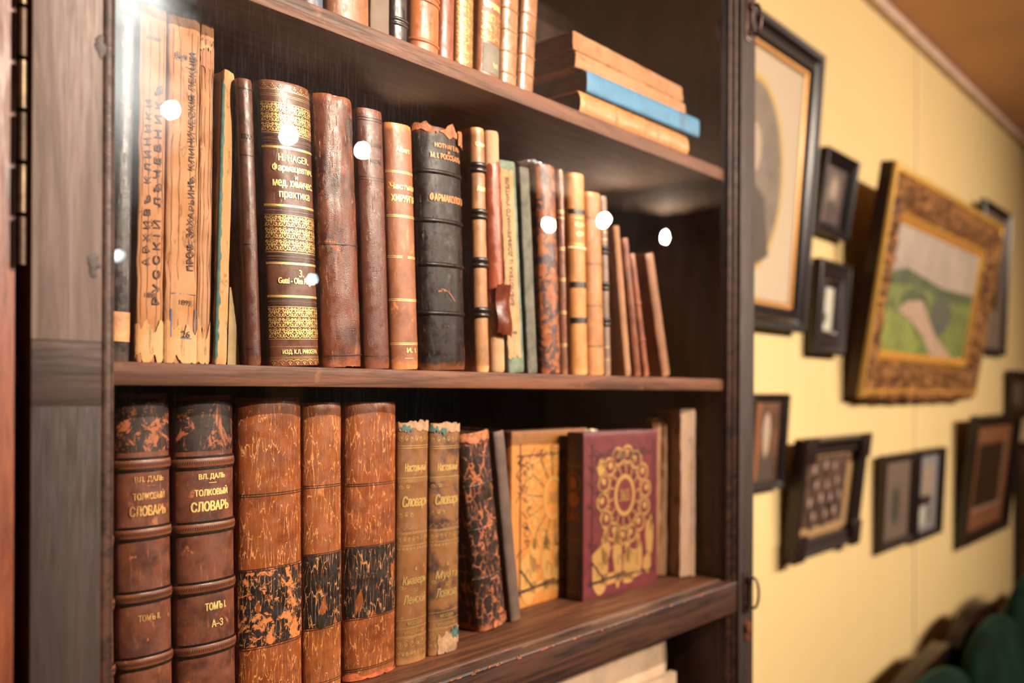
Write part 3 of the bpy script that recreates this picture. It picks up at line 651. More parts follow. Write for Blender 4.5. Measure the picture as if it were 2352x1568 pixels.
def dband(fr, half=.88):
    def f(root, sp, W, H, d):
        for z in fr:
            for k in (-.0034, .0034): obj('raised_band', spine_band(sp, z*H+k, .0032, half, .0004), BLACKBAND, root)
    return f
book('M13', 'slim tan leather book with paired black raised bands and small gold titles', LE('tan_calf', (176, 122, 76), (120, 76, 52), (218, 160, 104), wear=.4, rough=.42, seed=8, ends=.9), POS['M13'], z0=ZM, group=GM, b=.009, extra=dband((.838, .648, .450, .245)),
     texts=[('Серг.', .93, .006, .017), ('Анат.', .752, .006, .015)], text_mat=GOLDB, pages=PD)
def m14x(root, sp, W, H, d):
    rl_ = leather('red_leather_strip', (150, 70, 42), (104, 44, 30), (196, 112, 70), wear=.2, rough=.25, h=H, seed=9, ends=0)
    obj('leather_spine', patch(sp, .30*H, .865*H, -1.0, 1.0, .0012, jag=.010, seed=31, nz=40), rl_, root)
    bm = bmesh.new(); rows = []
    for i in range(15):
        z = H*(.165+.20*i/14); row = []
        for j in range(15):
            f = j/14; u = -W*.42+f*W*1.15; x = u; y = -.0125-.004*math.sin(f*3.4)*(1-.4*i/14)-.002*math.sin(i*.5); row.append(bm.verts.new((x, y, z-.006*f*(1-i/14)+.0015*noise.noise(Vector((f*5, 0, i*.3))))))
        rows.append(row)
    for A, Bq in zip(rows, rows[1:]):
        for j in range(14): bm.faces.new((A[j], A[j+1], Bq[j+1], Bq[j]))
    bmesh.ops.solidify(bm, geom=bm.faces[:], thickness=.0009); obj('leather_flap', bm, rl_, root)
book('M14', 'slim book with glossy red leather torn off at top, pale paper showing, flap hanging', paper('exposed_lining', (214, 182, 138), (170, 128, 88), 13), POS['M14'], z0=ZM, group=GM, b=.008, ragged=.003, extra=m14x, pages=PD)
def m15x(root, sp, W, H, d):
    obj('paper_label', patch(sp, .075*H, .955*H, -.86, .42, .0006, jag=.006, seed=41, nz=40), paper('label_paper', (214, 178, 128), (170, 130, 88), 14), root)
    bm = bmesh.new(); add_text(bm, 'БИБЛIОТЕКА Ц. ДОВѢРЕННАГО УЧИТЕЛЯ', -.22*sp.L/2, .62*H, W*.26, H*.60, .015, vert=True); add_text(bm, 'III', -.15*sp.L/2, .19*H, W*.2, .004)
    obj('label_lettering', wrap(bm, sp, .0010), INK, root)
book('M15', 'grey-green cloth book with long lettered paper strip down its spine', plain('green_cloth', (104, 116, 98), .7, nz=.3, scale=70, bump=.3), POS['M15'], z0=ZM, group=GM, b=.004, e=.6, extra=m15x)
book('M16', 'plain dark grey-green cloth book between lettered green book and mottled orange', plain('grey_cloth', (92, 88, 74), .7, nz=.3, scale=70, bump=.3), POS['M16'], z0=ZM, group=GM, b=.003, e=.6)
book('M17', 'mottled orange and black leather book with crumpled foil on top', LE('mottled_orange', (166, 92, 46), (120, 60, 34), (196, 112, 60), wear=.3, rough=.36, seed=10, fade=(.475, (58, 42, 44))), POS['M17'], z0=ZM, group=GM, b=.010, w=.040)
def crump(name, x, y, z, r, mt, label, cat, seed=0, sx=1, sz=.5):
    bm = bmesh.new(); bmesh.ops.create_icosphere(bm, subdivisions=4, radius=r)
    for v in bm.verts:
        k = 1+.55*noise.noise(v.co*(2.2/r)+Vector((seed, 0, 0)))+.25*noise.noise(v.co*(6/r)); v.co = Vector((v.co.x*k*sx, v.co.y*k, v.co.z*k*sz))
    zmin = min(v.co.z for v in bm.verts); bmesh.ops.translate(bm, verts=bm.verts, vec=(x, y, z-zmin)); o = obj(name, bm, mt); tag(o, label, cat); return o
crump('crumpled_foil', .917, .085, ZC+ZM+.2855, .013, plain('silver_foil', (196, 196, 200), .25, .8), 'crumpled silver foil lying on top of mottled orange book', 'foil', 3, 1.3, .35)
book('M18', 'very slim glossy brown book with gold rules, right of mottled orange one', LE('glossy_brown', (132, 84, 64), (96, 56, 42), (176, 120, 84), wear=.2, rough=.25, seed=11), POS['M18'], z0=ZM, group=GM, b=.006, rules=(.80, .79, .765, .62, .61, .47, .46, .31, .30, .15, .14), tool_mat=GOLDB)
book('M19', 'yellowish tan leather book with black bands and small gold title panel', LE('yellow_calf', (206, 140, 76), (164, 100, 54), (230, 170, 104), wear=.4, rough=.42, seed=12), POS['M19'], z0=ZM, group=GM, b=.011, w=.0345, bands=(.63,), band_mat=plain('cream_band', (222, 196, 150), .5),
     patches=[(.435, .462, BLACKBAND, dict(name='black_band', e=.0011)), (.258, .285, BLACKBAND, dict(name='black_band', e=.0011)), (.800, .822, BLACKBAND, dict(name='black_band', e=.0011))], rules=(.78, .65), texts=[('Курсъ', .745, .006, .022), ('ФИЗ.', .70, .006, .018)], text_mat=GOLDB, tool_mat=GOLDB)
book('M20', 'light tan leather book with faint blind lines, right of yellowish tan one', LE('light_tan_calf', (194, 130, 78), (150, 92, 56), (216, 156, 100), wear=.35, rough=.42, seed=13), POS['M20'], z0=ZM, group=GM, b=.010, blind=(.86, .61, .38, .16))
book('M21', 'slim grey-brown book with small black bands and gold dashes', LE('grey_brown', (142, 112, 92), (96, 74, 62), (170, 130, 100), wear=.3, rough=.4, seed=14), POS['M21'], z0=ZM, group=GM, b=.005, extra=dband((.70, .50, .30)), rules=(.80, .76, .16, .09), tool_mat=GOLDB)
book('M22', 'thin grey pamphlet between banded grey-brown book and leaning buff one', plain('grey_pamphlet', (140, 118, 104), .7, nz=.2), POS['M22'], z0=ZM, group=GM, b=.002, e=.5, t=.001, w=.006)
book('M23', 'thin buff book leaning left, first of the leaning books at right', paper('buff_spine', (196, 152, 112), (150, 106, 76), 15), POS['M23'], z0=ZM, group=GM, b=.004)
book('M24', 'thin dark red-brown leather book leaning left, shorter than buff one beside it', LE('dark_red_leather', (134, 74, 50), (78, 40, 32), (176, 104, 66), wear=.3, rough=.35, seed=16), POS['M24'], z0=ZM, group=GM, b=.005, w=.017)
book('M25', 'thin reddish book with scuffed bands leaning left beside the gap', LE('scuffed_red', (150, 82, 52), (74, 42, 34), (196, 120, 76), wear=.5, rough=.38, seed=17), POS['M25'], z0=ZM, group=GM, b=.004, w=.014, bands=(.3, .6))
book('M26', 'brown book leaning left alone at the right end, dark cover side showing', LE('brown_cloth_end', (156, 104, 72), (110, 66, 46), (190, 136, 96), wear=.3, rough=.45, seed=18), POS['M26'], z0=ZM, group=GM, b=.005, w=.024, d=.14)
# ---- upper shelf
TOPB = [('T1', 'slate-blue cloth book, leftmost visible on the upper shelf', LE('blue_cloth', (86, 92, 120), (54, 58, 84), (120, 120, 140), wear=.2, seed=19), {}),
 ('T2', 'broad mid-brown speckled leather book beside the slate-blue one', LE('speckled_brown', (160, 104, 66), (110, 64, 42), (196, 136, 88), wear=.4, rough=.38, seed=20), {}),
 ('T3', 'flat taupe cloth book between brown and black books', plain('taupe_cloth', (112, 92, 76), .7, nz=.12), dict(e=.5, b=.002)),
 ('T4', 'slim black book with one raised band on the upper shelf', LE('black_slim', (44, 36, 36), (24, 20, 22), (100, 70, 54), wear=.2, rough=.28, seed=21), dict(bands=(.14, .12, .4))),
 ('T5', 'bright orange-brown leather book with triple raised bands', LE('bright_orange_calf', (190, 108, 60), (146, 78, 44), (214, 140, 84), wear=.3, rough=.34, seed=22), dict(bands=(.275, .25, .55, .575, .08), b=.012)),
 ('T6', 'narrow red-brown leather book with rubbed patches on the upper shelf', LE('rubbed_red_brown', (138, 70, 44), (84, 42, 32), (184, 100, 60), wear=.5, rough=.36, seed=23), {}),
 ('T7', 'narrow book with worn all-over gilt spine on the upper shelf', LE('gilt_worn_brown', (164, 108, 58), (120, 72, 40), (206, 152, 78), wear=.75, rough=.38, seed=24), dict(tool=lambda bm, sp, H: orn_rows(bm, -sp.L/2*.9, sp.L/2*.9, .02*H, .6*H, 2, 14), tool_mat=GOLDW)),
 ('T8', 'brown book with gold ornament and grey label at the foot', LE('gold_label_brown', (150, 88, 52), (104, 56, 38), (190, 120, 70), wear=.3, rough=.38, seed=25), dict(patches=[(.06, .19, plain('grey_label', (108, 98, 84), .6, nz=.2), dict(u0=-.6, u1=.95))], texts=[('VI', .10, .006, .009, dict(u=.3)), ('Сочин.', .37, .010, .03), ('А. К.', .50, .007, .02)], tool=lambda bm, sp, H: orn_rows(bm, -sp.L/2*.8, sp.L/2*.8, .2*H, .33*H, 2, 3), tool_mat=GOLDW, text_mat=GOLDB)),
 ('T9', 'glossy tan volume with raised bands, left of two matching ones', LE('glossy_tan', (176, 126, 88), (142, 92, 62), (210, 160, 116), wear=.25, rough=.24, seed=26), dict(bands=(.10, .20, .30, .40, .50), band_r=.0016)),
 ('T10', 'glossy tan volume with raised bands, right one beside lying stack', LE('glossy_tan_dark', (168, 118, 84), (132, 86, 60), (204, 152, 110), wear=.25, rough=.24, seed=27), dict(bands=(.13, .22, .32, .42, .52), band_r=.0016))]
for k, lb, mt, kw in TOPB: book(k, lb, mt, POS[k], z0=ZT, group=GT, **kw)
def lying(label, x, y, z, w, h, d, mat, pages, yaw=0, **kw):
    """a book lying flat, spine to the front: local z -> world x, local x -> world -z ; w = thickness, h = length"""
    root = book('lying', label, mat, (0, w, h, 0, 0), w=w, h=h, d=d, pages=pages, group=GS, **kw)
    root.rotation_euler = (0, R(90), R(yaw)); root.location = (x, y, ZC+z+w/2+.0012); return root
z = ZT
lying('orange-tan leather book with bands lying at the bottom of stack', .965, .042, z, .036, .292, .19, LE('orange_tan_calf', (206, 138, 82), (170, 104, 60), (228, 166, 108), wear=.25, rough=.42, seed=30), PAGESD, bands=(.30, .44, .56, .68, .82), band_r=.0016, b=.010); z += .0375
lying('bright blue book lying in the stack under two tan paper books', .985, .040, z, .031, .300, .19, plain('bright_blue_cloth', (46, 112, 150), .55, nz=.12, scale=60, bump=.2), PAGESD, yaw=-1.5, b=.004, e=.6, blind=(.80, .82, .84)); z += .032
lying('tan paper book lying in the stack directly on the blue one', .965, .045, z, .022, .298, .19, paper('tan_wrap', (204, 158, 112), (164, 116, 76), 17), PAGESD, b=.002, e=.5, rough=.0010, ragged=.004, t=.0008); z += .0245
lying('tan paper book lying on the very top of the stack', .962, .047, z, .026, .300, .19, paper('tan_wrap_top', (196, 150, 106), (156, 108, 70), 18), PAGESD, yaw=.6, b=.002, e=.5, rough=.0010, ragged=.004, t=.0008)
# ---- lower shelf
def DICT(seed):
    return lambda H: leather('dictionary_leather', (120, 68, 48), (72, 38, 30), (196, 120, 78), wear=.5, rough=.42, bump=.3, h=H, seed=seed, ends=.5, dark_amt=.8)
BLKF = lambda s, am=.52: leather('flaking_black', (48, 32, 26), (26, 18, 16), (170, 100, 62), wear=.75, rough=.45, h=9, seed=s, ends=0, bump=.5, fade=(am, (150, 84, 52)))
def dictx(root, sp, W, H, d):
    for z in (.80, .605, .425, .24, .07):
        bm = spine_band(sp, z*H, .0050, .97, .0004, .32); obj('raised_band', bm, leather('band_leather', (132, 76, 50), (90, 48, 34), (180, 110, 70), wear=.3, rough=.4, h=9, ends=0), root)
        bm = bmesh.new()
        for k in (-.0052, .0052): rect(bm, -sp.L/2*.97, sp.L/2*.97, z*H+k-.0012, z*H+k+.0012)
        obj('band_edges', wrap(bm, sp, .0012), BLACKBAND, root)
        bm = bmesh.new()
        for i in range(34):
            u = -sp.L/2*.93+sp.L*.93*i/34; flat_add(bm, [(u, z*H-.0016), (u+.0005, z*H-.0016), (u+.0013, z*H+.0016), (u+.0008, z*H+.0016)], [(0, 1, 2, 3)])
        obj('band_hatching', wrap(bm, sp, .0023), BLIND, root)
dtx = lambda vol, k=1: [('ВЛ. ДАЛЬ', .756, .0058, .027, dict(u=.06, bold=.02)), ('—', .738, .0006, .008, dict(u=.06)), ('ТОЛКОВЫЙ', .712, .0078, .034*k, dict(u=.05, bold=.02)), ('СЛОВАРЬ', .668, .0092, .0385*k, dict(u=.02, bold=.03))]+vol
book('B1', 'brown leather dictionary half hidden behind left door post', DICT(31), POS['B1'], z0=ZB, group=GB, b=.010, w=.0205, extra=dictx, d=.2)
book('B2', 'brown leather dictionary volume with very worn lettering, left of volume one', DICT(32), POS['B2'], z0=ZB, group=GB, b=.012, d=.2, extra=dictx, patches=[(.835, .985, BLKF(32), dict(name='black_panel', e=.0003))], texts=dtx([('ТОМЪ II.', .365, .006, .020)], .86), text_mat=GOLDW)
book('B3', 'brown leather dictionary, first volume with crisp gold title, raised hatched bands', DICT(33), POS['B3'], z0=ZB, group=GB, b=.014, d=.2, extra=dictx, patches=[(.835, .985, BLKF(33, .56), dict(name='black_panel', e=.0003))], texts=dtx([('ТОМЪ I.', .365, .0072, .022, dict(u=.12, bold=.02)), ('А–З', .312, .0070, .012, dict(u=.15))]), text_mat=GOLDB)
def CRK(s, base=(146, 76, 36), dark=(104, 48, 22)):
    return lambda H: leather('crackled_calf', base, dark, (190, 112, 62), wear=.35, crack=(230, .13, .030, (214, 146, 88), .75), rough=.36, bump=.45, h=H, seed=s, ends=.5, dark_amt=.7)
def CB(s, fd):
    return leather('crackled_black_label', (36, 26, 22), (20, 14, 14), (150, 96, 60), wear=.15, crack=(230, .16, .036, (190, 130, 84), .8), rough=.4, bump=.5, h=9, seed=s, ends=0, fade=fd)
def crk(root, sp, W, H, d, zs=()):
    bm = bmesh.new()
    for z in zs:
        for k in (-.0011, .0011): rect(bm, -sp.L/2*.97, sp.L/2*.97, z*H+k-.00035, z*H+k+.00035)
    obj('double_rules', wrap(bm, sp, .0006), BLIND, root)
book('B4', 'thick crackled orange-brown volume with black label mostly flaked away', CRK(34), POS['B4'], z0=ZB, group=GB, b=.014, d=.22, patches=[(.207, .452, CB(34, (.50, (186, 112, 64))), dict(jag=.001))], extra=lambda *a: crk(*a, zs=(.69, .03, .205, .452)), rough=.0005)
book('B5', 'narrower crackled orange-brown volume with cracked black label, middle of three', CRK(35, (156, 86, 44), (112, 56, 28)), POS['B5'], z0=ZB, group=GB, b=.010, d=.22, patches=[(.222, .475, CB(35, (.66, (186, 112, 64))), dict(jag=.001))], extra=lambda *a: crk(*a, zs=(.71, .03, .222, .475)), rough=.0004)
book('B6', 'thick crackled orange-brown volume with most complete black label, right of three', CRK(36), POS['B6'], z0=ZB, group=GB, b=.013, d=.22, patches=[(.224, .478, CB(36, (.74, (186, 112, 64))), dict(jag=.001))], extra=lambda *a: (crk(*a, zs=(.703, .04, .224, .478)), obj('frayed_foot', patch(a[1], .0*a[3], .018*a[3], -.98, .98, .0009, jag=.006, seed=55), plain('orange_raw_leather', (196, 96, 52), .6, nz=.3, scale=90, bump=.6), a[0])), rough=.0006)
def nast(bm, sp, H):
    L = sp.L/2*.94
    for z in (.905, .896, .545, .540, .492, .185, .150, .115, .11): rect(bm, -L, L, z*H-.0003, z*H+.0003)
    scroll_line(bm, -L, L, .935*H, 7, .009); scroll_line(bm, -L, L, .518*H, 8, .008); scroll_line(bm, -L, L, .478*H, 10, .004); zig(bm, -L, L, .558*H, 6, .004)
    scroll_line(bm, -L, L, .085*H, 6, .012); scroll_line(bm, -L, L, .045*H, 9, .007)
    for i in range(26): u = -L+2*L*(i+.5)/26; rect(bm, u-.0003, u+.0003, .752*H, .768*H)
    rect(bm, -L, L, .771*H, .7735*H)
    scroll_line(bm, -L, -L*.3, .735*H, 2, .006); scroll_line(bm, -L, -L*.1, .62*H, 3, .008); scroll_line(bm, -L, -L*.5, .32*H, 1, .006)
def nt(vol, a, b): return [('Настольный', .815, .010, .033, dict(shear=.15, bold=.02)), ('Словарь', .668, .016, .038, dict(bold=.02, shear=.2)), (vol, .392, .005, .004), (a, .342, .012, .036, dict(shear=.2)), ('до', .303, .005, .007), (b, .268, .011, .034, dict(shear=.2)), ('МОСКВА', .168, .0042, .022), ('ИЗДАНIЕ', .130, .004, .03)]
TORN = plain('torn_board_paper', (172, 132, 98), .8, nz=.3, scale=80, bump=.8)
def topx(seed):
    def f(root, sp, W, H, d):
        obj('torn_headcap', patch(sp, .968*H, 1.006*H, -.9, .98, .0009, jag=.006, seed=seed), TORN, root); obj('teal_scrap', patch(sp, .968*H, .985*H, -.95, -.2, .0014, jag=.012, seed=seed+2), TEAL, root)
    return f
book('B7', 'golden brown reference dictionary with ornate gothic gilt spine, left of pair', LE('golden_brown_cloth', (142, 94, 56), (106, 64, 40), (196, 140, 84), wear=.35, rough=.36, seed=37, bump=.2), POS['B7'], z0=ZB, group=GB, b=.008, tool=nast, texts=nt('4', 'Кнаверъ', 'Ленскiй'), text_mat=GOLD, extra=topx(61))
book('B8', 'golden reference dictionary with dark stains, right of pair, teal scraps at foot', LE('stained_golden_cloth', (142, 96, 58), (78, 54, 46), (190, 134, 82), wear=.35, rough=.36, seed=38, bump=.2, dark_amt=1), POS['B8'], z0=ZB, group=GB, b=.008, tool=nast, texts=nt('6', 'Муфта', 'Ловизна'), text_mat=GOLD,
     extra=lambda *a: (topx(63)(*a), obj('torn_foot', patch(a[1], .003*a[3], .09*a[3], -.5, .95, .001, jag=.02, seed=66), TORN, a[0]), obj('teal_scrap', patch(a[1], .06*a[3], .10*a[3], .3, .8, .0015, jag=.012, seed=67), TEAL, a[0])))
book('B9', 'cracked black leather book leaning left with orange cracks and raised bands', LE('cracked_black', (52, 40, 36), (30, 22, 22), (176, 104, 66), wear=.55, crack=(95, .5, .055, (176, 104, 66), .8), rough=.32, seed=39, bump=.6, ends=1), POS['B9'], z0=ZB, group=GB, b=.011, bands=(.27, .52, .74), band_r=.0014, d=.18, xo=-.004, rough=.0008,
     extra=lambda *a: (obj('rubbed_head', patch(a[1], .955*a[3], 1.0*a[3], -.98, .9, .0009, jag=.008, seed=71), RAW, a[0]), obj('rubbed_foot', patch(a[1], .0*a[3], .03*a[3], -.2, .98, .0012, jag=.014, seed=72), RAW, a[0])))
book('B9b', 'slim brown-grey cloth book leaning against the cracked black one', LE('brown_grey_cloth', (104, 82, 70), (74, 56, 48), (130, 100, 80), wear=.15, rough=.6, seed=40, bump=.5), POS['B9b'], z0=ZB, group=GB, b=.004, w=.021, d=.18, xo=.002)
# picture books shown cover outward
def petals(bm, cx, cz, s):
    for i in range(14):
        a = 2*math.pi*i/14+.1; px, pz = cx+s*.056*math.cos(a), cz+s*.066*math.sin(a)
        ribbon(bm, [(px+s*.0135*math.cos(t), pz+s*.0135*math.sin(t)) for t in [2*math.pi*k/20 for k in range(21)]], s*.0021)
        disc(bm, px+s*.003*math.cos(a*3), pz+s*.002, s*.0060, 9); ribbon(bm, [(cx+s*.03*math.cos(a), cz+s*.036*math.sin(a)), (cx+s*.044*math.cos(a+.08), cz+s*.053*math.sin(a+.08))], s*.0012)
        disc(bm, cx+s*.042*math.cos(a+.22), cz+s*.050*math.sin(a+.22), s*.003)
    ribbon(bm, [(cx+s*.0235*math.cos(t), cz+s*.0305*math.sin(t)) for t in [2*math.pi*k/40 for k in range(41)]], s*.0036)
def blob(bm, cx, cz, rx, rz, seed, amp=.25, n=22):
    flat_add(bm, [(cx+rx*math.cos(t)*(1+amp*noise.noise(Vector((math.cos(t)*1.5, math.sin(t)*1.5, seed)))), cz+rz*math.sin(t)*(1+amp*noise.noise(Vector((math.cos(t)*1.5, math.sin(t)*1.5, seed+9))))) for t in [2*math.pi*k/n for k in range(n)]], [tuple(range(n))])
def cover_art(root, W, H, d, x, gold, black, num):
    """gilt wreath and seated figures stamped on the front board (local +x side)"""
    def place(bm, e):
        bmesh.ops.triangulate(bm, faces=bm.faces)
        for v in bm.verts: v.co = Vector((x+e, v.co.x, max(v.co.z, .004)))
        return bm
    bm = bmesh.new(); cw = d; petals(bm, cw*.53, H*.60, 1.0); blob(bm, cw*.22, H*.78, .010, .014, 1, .8); blob(bm, cw*.26, H*.80, .006, .004, 2)
    ribbon(bm, [(cw*.34, H*.28), (cw*.5, H*.34)], .0012)
    for (u, z, rx, rz, sd) in ((.20, .17, .026, .040, 3), (.27, .29, .012, .030, 4), (.28, .365, .009, .013, 5), (.44, .23, .015, .044, 6), (.43, .345, .011, .012, 7), (.57, .27, .009, .026, 8), (.61, .18, .022, .026, 12), (.73, .20, .009, .034, 9), (.72, .30, .006, .012, 10), (.88, .31, .013, .036, 11), (.90, .40, .004, .014, 13), (.85, .15, .013, .016, 14), (.36, .10, .040, .010, 15), (.62, .095, .034, .006, 16), (.58, .07, .014, .008, 17)):
        blob(bm, cw*u, H*z, rx*.86, rz*.92, sd, .45)
    add_text(bm, num, cw*.53, H*.60, .024, .019, .02)
    obj('gilt_picture', place(bm, .0005), gold, root)
    bm = bmesh.new()
    for u in (.10, .94): rect(bm, cw*u-.0009, cw*u+.0009, H*.07, H*.93)
    for z in (.86, .10): rect(bm, cw*.06, cw*.98, H*z-.0009, H*z+.0009)
    for i in range(46):
        u, z = (random.uniform(.1, .95), random.uniform(.82, .88)) if i % 2 else (random.uniform(.08, .24), random.uniform(.3, .85))
        ribbon(bm, [(cw*u+.006*math.cos(t*2.6+i), H*z+.006*math.sin(t*2.1+i*2)) for t in [k/3 for k in range(7)]], .0005)
    ribbon(bm, [(cw*.1, H*.22), (cw*.26, H*.10)], .0016); ribbon(bm, [(cw*.06, H*.085), (cw*.55, H*.12)], .0016)
    for i in range(14):
        a = 2*math.pi*(i+.5)/14+.1; ribbon(bm, [(cw*.53+.028*math.cos(a), H*.60+.034*math.sin(a)), (cw*.53+.064*math.cos(a), H*.60+.075*math.sin(a))], .0006)
    for (u, z, r_) in ((.2, .16, .006), (.46, .20, .004), (.62, .2, .005), (.8, .2, .004), (.33, .2, .003), (.45, .33, .003)): ribbon(bm, [(cw*u+r_*math.cos(t), H*z+r_*2.2*math.sin(t)) for t in [k/2 for k in range(9)]], .0005)
    obj('black_picture_lines', place(bm, .0008), black, root)
BLKST = plain('black_stamped_lines', (46, 22, 26), .5)
redm = NT('maroon_cloth'); redc = redm.mix(redm.ramp(redm.noise(redm.oc, 60, 6), .35, .7), sr((104, 36, 40)), sr((84, 28, 34))); redm.bump(redm.noise(redm.oc, 1400, 2), .3, .0005); redm = redm.out(redc, .42)
spd = plain('dark_spine_cloth', (52, 22, 20), .45, nz=.3, scale=50)
def facing(label, x, y, th_, H, d, mat, spine_m, gold, yaw, num, spine_gold, **kw):
    root = book('face', label, mat, (0, th_, H, 0, 0), w=th_, h=H, d=d, b=.005, z0=ZB, group=GB, t=.003, groove=.0006, lean=0, **kw)
    root.location = (x, y, ZC+ZB+.0008); root.rotation_euler = (0, 0, R(-90+yaw)); sp = Spine(th_, .005)
    cover_art(root, th_, H, d, th_/2, gold, BLKST, num)
    if spine_m: obj('spine_strip', patch(sp, .004*H, .996*H, -.96, .96, .0004), spine_m, root)
    bm = bmesh.new(); L = sp.L/2*.8
    ribbon(bm, [(L*.9*math.cos(t), H*.70+.016*math.sin(t)) for t in [2*math.pi*k/24 for k in range(25)]], .0010); rect(bm, -L, L, .80*H, .807*H); blob(bm, 0, H*.60, L*.8, .011, 5); add_text(bm, '365', 0, H*.50, L*1.7, .012, .02); rect(bm, -L, L, .36*H, .366*H); rect(bm, -L, L, .05*H, .055*H)
    blob(bm, 0, H*.70, L*.5, .010, 8)
    obj('spine_gilding', wrap(bm, sp, .0009), spine_gold, root); return root
facing('ochre-yellow picture book, gilt wreath cover facing out, half behind maroon one', .948, .160, .034, .262, .19, plain('ochre_cloth', (184, 116, 50), .5, nz=.08, scale=60, bump=.2), plain('brown_yellow_spine', (150, 84, 40), .5, nz=.3, scale=60), gilt('pale_gold', (206, 154, 86), (190, 124, 56), .4, .4, .4, 9), 2, '365', BLIND)
red = facing('maroon picture book with gilt wreath and figures on its facing cover', 1.069, .119, .034, .258, .192, redm, spd, gilt('rich_gold', (214, 164, 98), (150, 90, 48), .4, .36, .6, 10), -3, '365', gilt('dim_gold', (120, 70, 40), (60, 30, 22), .6, .45, .4, 12))
crump('paper_scrap', 1.10, .112, ZC+ZB+.2585, .006, plain('white_scrap', (232, 214, 190), .8), 'small white paper scrap on top edge of maroon picture book', 'paper', 8, 1.8, .35)
def loose(root, sp, W, H, d):
    bm = bmesh.new()
    for i in range(5):
        x = -W/2+.003+W*.8*i/5; dx = random.uniform(-.004, .004)
        dz = H-.004+.010*random.random(); P = [[bm.verts.new((x+dx*k/4*1.5, y_, .003+dz*k/4)) for k in range(5)] for y_ in (-.004, .05)]
        for k in range(4): bm.faces.new((P[0][k], P[1][k], P[1][k+1], P[0][k+1]))
    bmesh.ops.solidify(bm, geom=bm.faces[:], thickness=.0006); obj('loose_sheets', bm, CRUMB, root)
book('B12', 'sheaf of buff pamphlets standing behind the maroon picture book', paper('buff_pamphlet', (214, 172, 128), (176, 128, 88), 20), (1.308, .034, .268, 0, .118), z0=ZB, group=GB, b=.002, e=.5, ragged=.006, rough=.001, t=.001, d=.08, yaw=-20, extra=loose)
book('B13', 'pale white-edged paper volume at the right end of lower shelf', paper('white_pamphlet', (232, 204, 172), (200, 160, 124), 21), (1.335, .034, .292, 0, .078), z0=ZB, group=GB, b=.002, e=.5, ragged=.005, rough=.001, t=.001, d=.068, yaw=-20, texts=[('ТРУДЫ ОБЩЕСТВА ВРАЧЕЙ', .5, .19, .004, dict(vert=True, u=.5))], text_mat=plain('pale_ink', (150, 118, 100), .8))
# ---- papers below the rail
SHEET = plain('cream_sheet', (222, 190, 160), .8, nz=.1, scale=30, bump=.4)
def folder(label, x0, x1, y, z0, z1, th_, mat, seed):
    bm = bmesh.new(); N, M = 40, 12; fr = []
    for yy in (y, y+th_):
        g = []
        for i in range(N+1):
            f = i/N; g.append([bm.verts.new((x0+(x1-x0)*f + (.004*noise.noise(Vector((seed, j*.6, 0))) if i in (0, N) else 0), yy+.004*noise.noise(Vector((f*6, j*.2, seed))), z0+(z1-z0)*j/M+(.003*noise.noise(Vector((f*12, seed, 1))) if j == M else 0))) for j in range(M+1)])
        fr.append(g)
    for s, g in enumerate(fr):
        for i in range(N):
            for j in range(M): q = (g[i][j], g[i+1][j], g[i+1][j+1], g[i][j+1]); bm.faces.new(q if s == 0 else q[::-1])
    a, b = fr
    for i in range(N): bm.faces.new((a[i][M], a[i+1][M], b[i+1][M], b[i][M])); bm.faces.new((a[i+1][0], a[i][0], b[i][0], b[i+1][0]))
    for j in range(M): bm.faces.new((a[0][j+1], b[0][j+1], b[0][j], a[0][j])); bm.faces.new((a[N][j], b[N][j], b[N][j+1], a[N][j+1]))
    o = obj('paper_folder', bm, mat); tag(o, label, 'folder', 'paper folders in the lower compartment'); return o
zl = ZC+SH['l'][1]
folder('large cream paper folder standing below the rail, wrinkled, taller one behind', .52, 1.318, .110, zl+.0005, ZC-.385, .012, SHEET, 3)
folder('lower cream folder standing in front, only its top edge showing', .60, 1.310, .085, zl+.0005, ZC-.480, .012, plain('grey_cream_sheet', (206, 174, 146), .8, nz=.1, scale=30), 8)
# ---------------------------------------------------------------- pictures on the wall
def moulding(W, H, prof):
    """mitred frame: prof = list of (inward distance, height towards viewer); local x right, z up, -y to viewer"""
    bm = bmesh.new(); rings = []
    def seg(k): return 1
    for (i, hh) in prof:
        P = [(i, i), (W-i, i), (W-i, H-i), (i, H-i)]; rings.append([bm.verts.new((x, -hh, z)) for x, z in P])
    for A, Bq in zip(rings, rings[1:]):
        for k in range(4): bm.faces.new((A[k], A[(k+1) % 4], Bq[(k+1) % 4], Bq[k]))
    bmesh.ops.recalc_face_normals(bm, faces=bm.faces); return bm
BLACKF = plain('black_frame', (34, 26, 26), .28, nz=.2, scale=120); DKB = plain('dark_brown_frame', (44, 30, 26), .35, nz=.3, scale=90); SIDE = plain('dark_frame_side', (58, 32, 20), .5)
SLIP = gilt('gold_slip', (196, 140, 70), (150, 96, 50), .3, .4, .5, 3); CREAM = plain('cream_mat_board', (226, 204, 176), .8); DARKP = plain('dark_photo', (44, 30, 28), .5, nz=.4, scale=30)
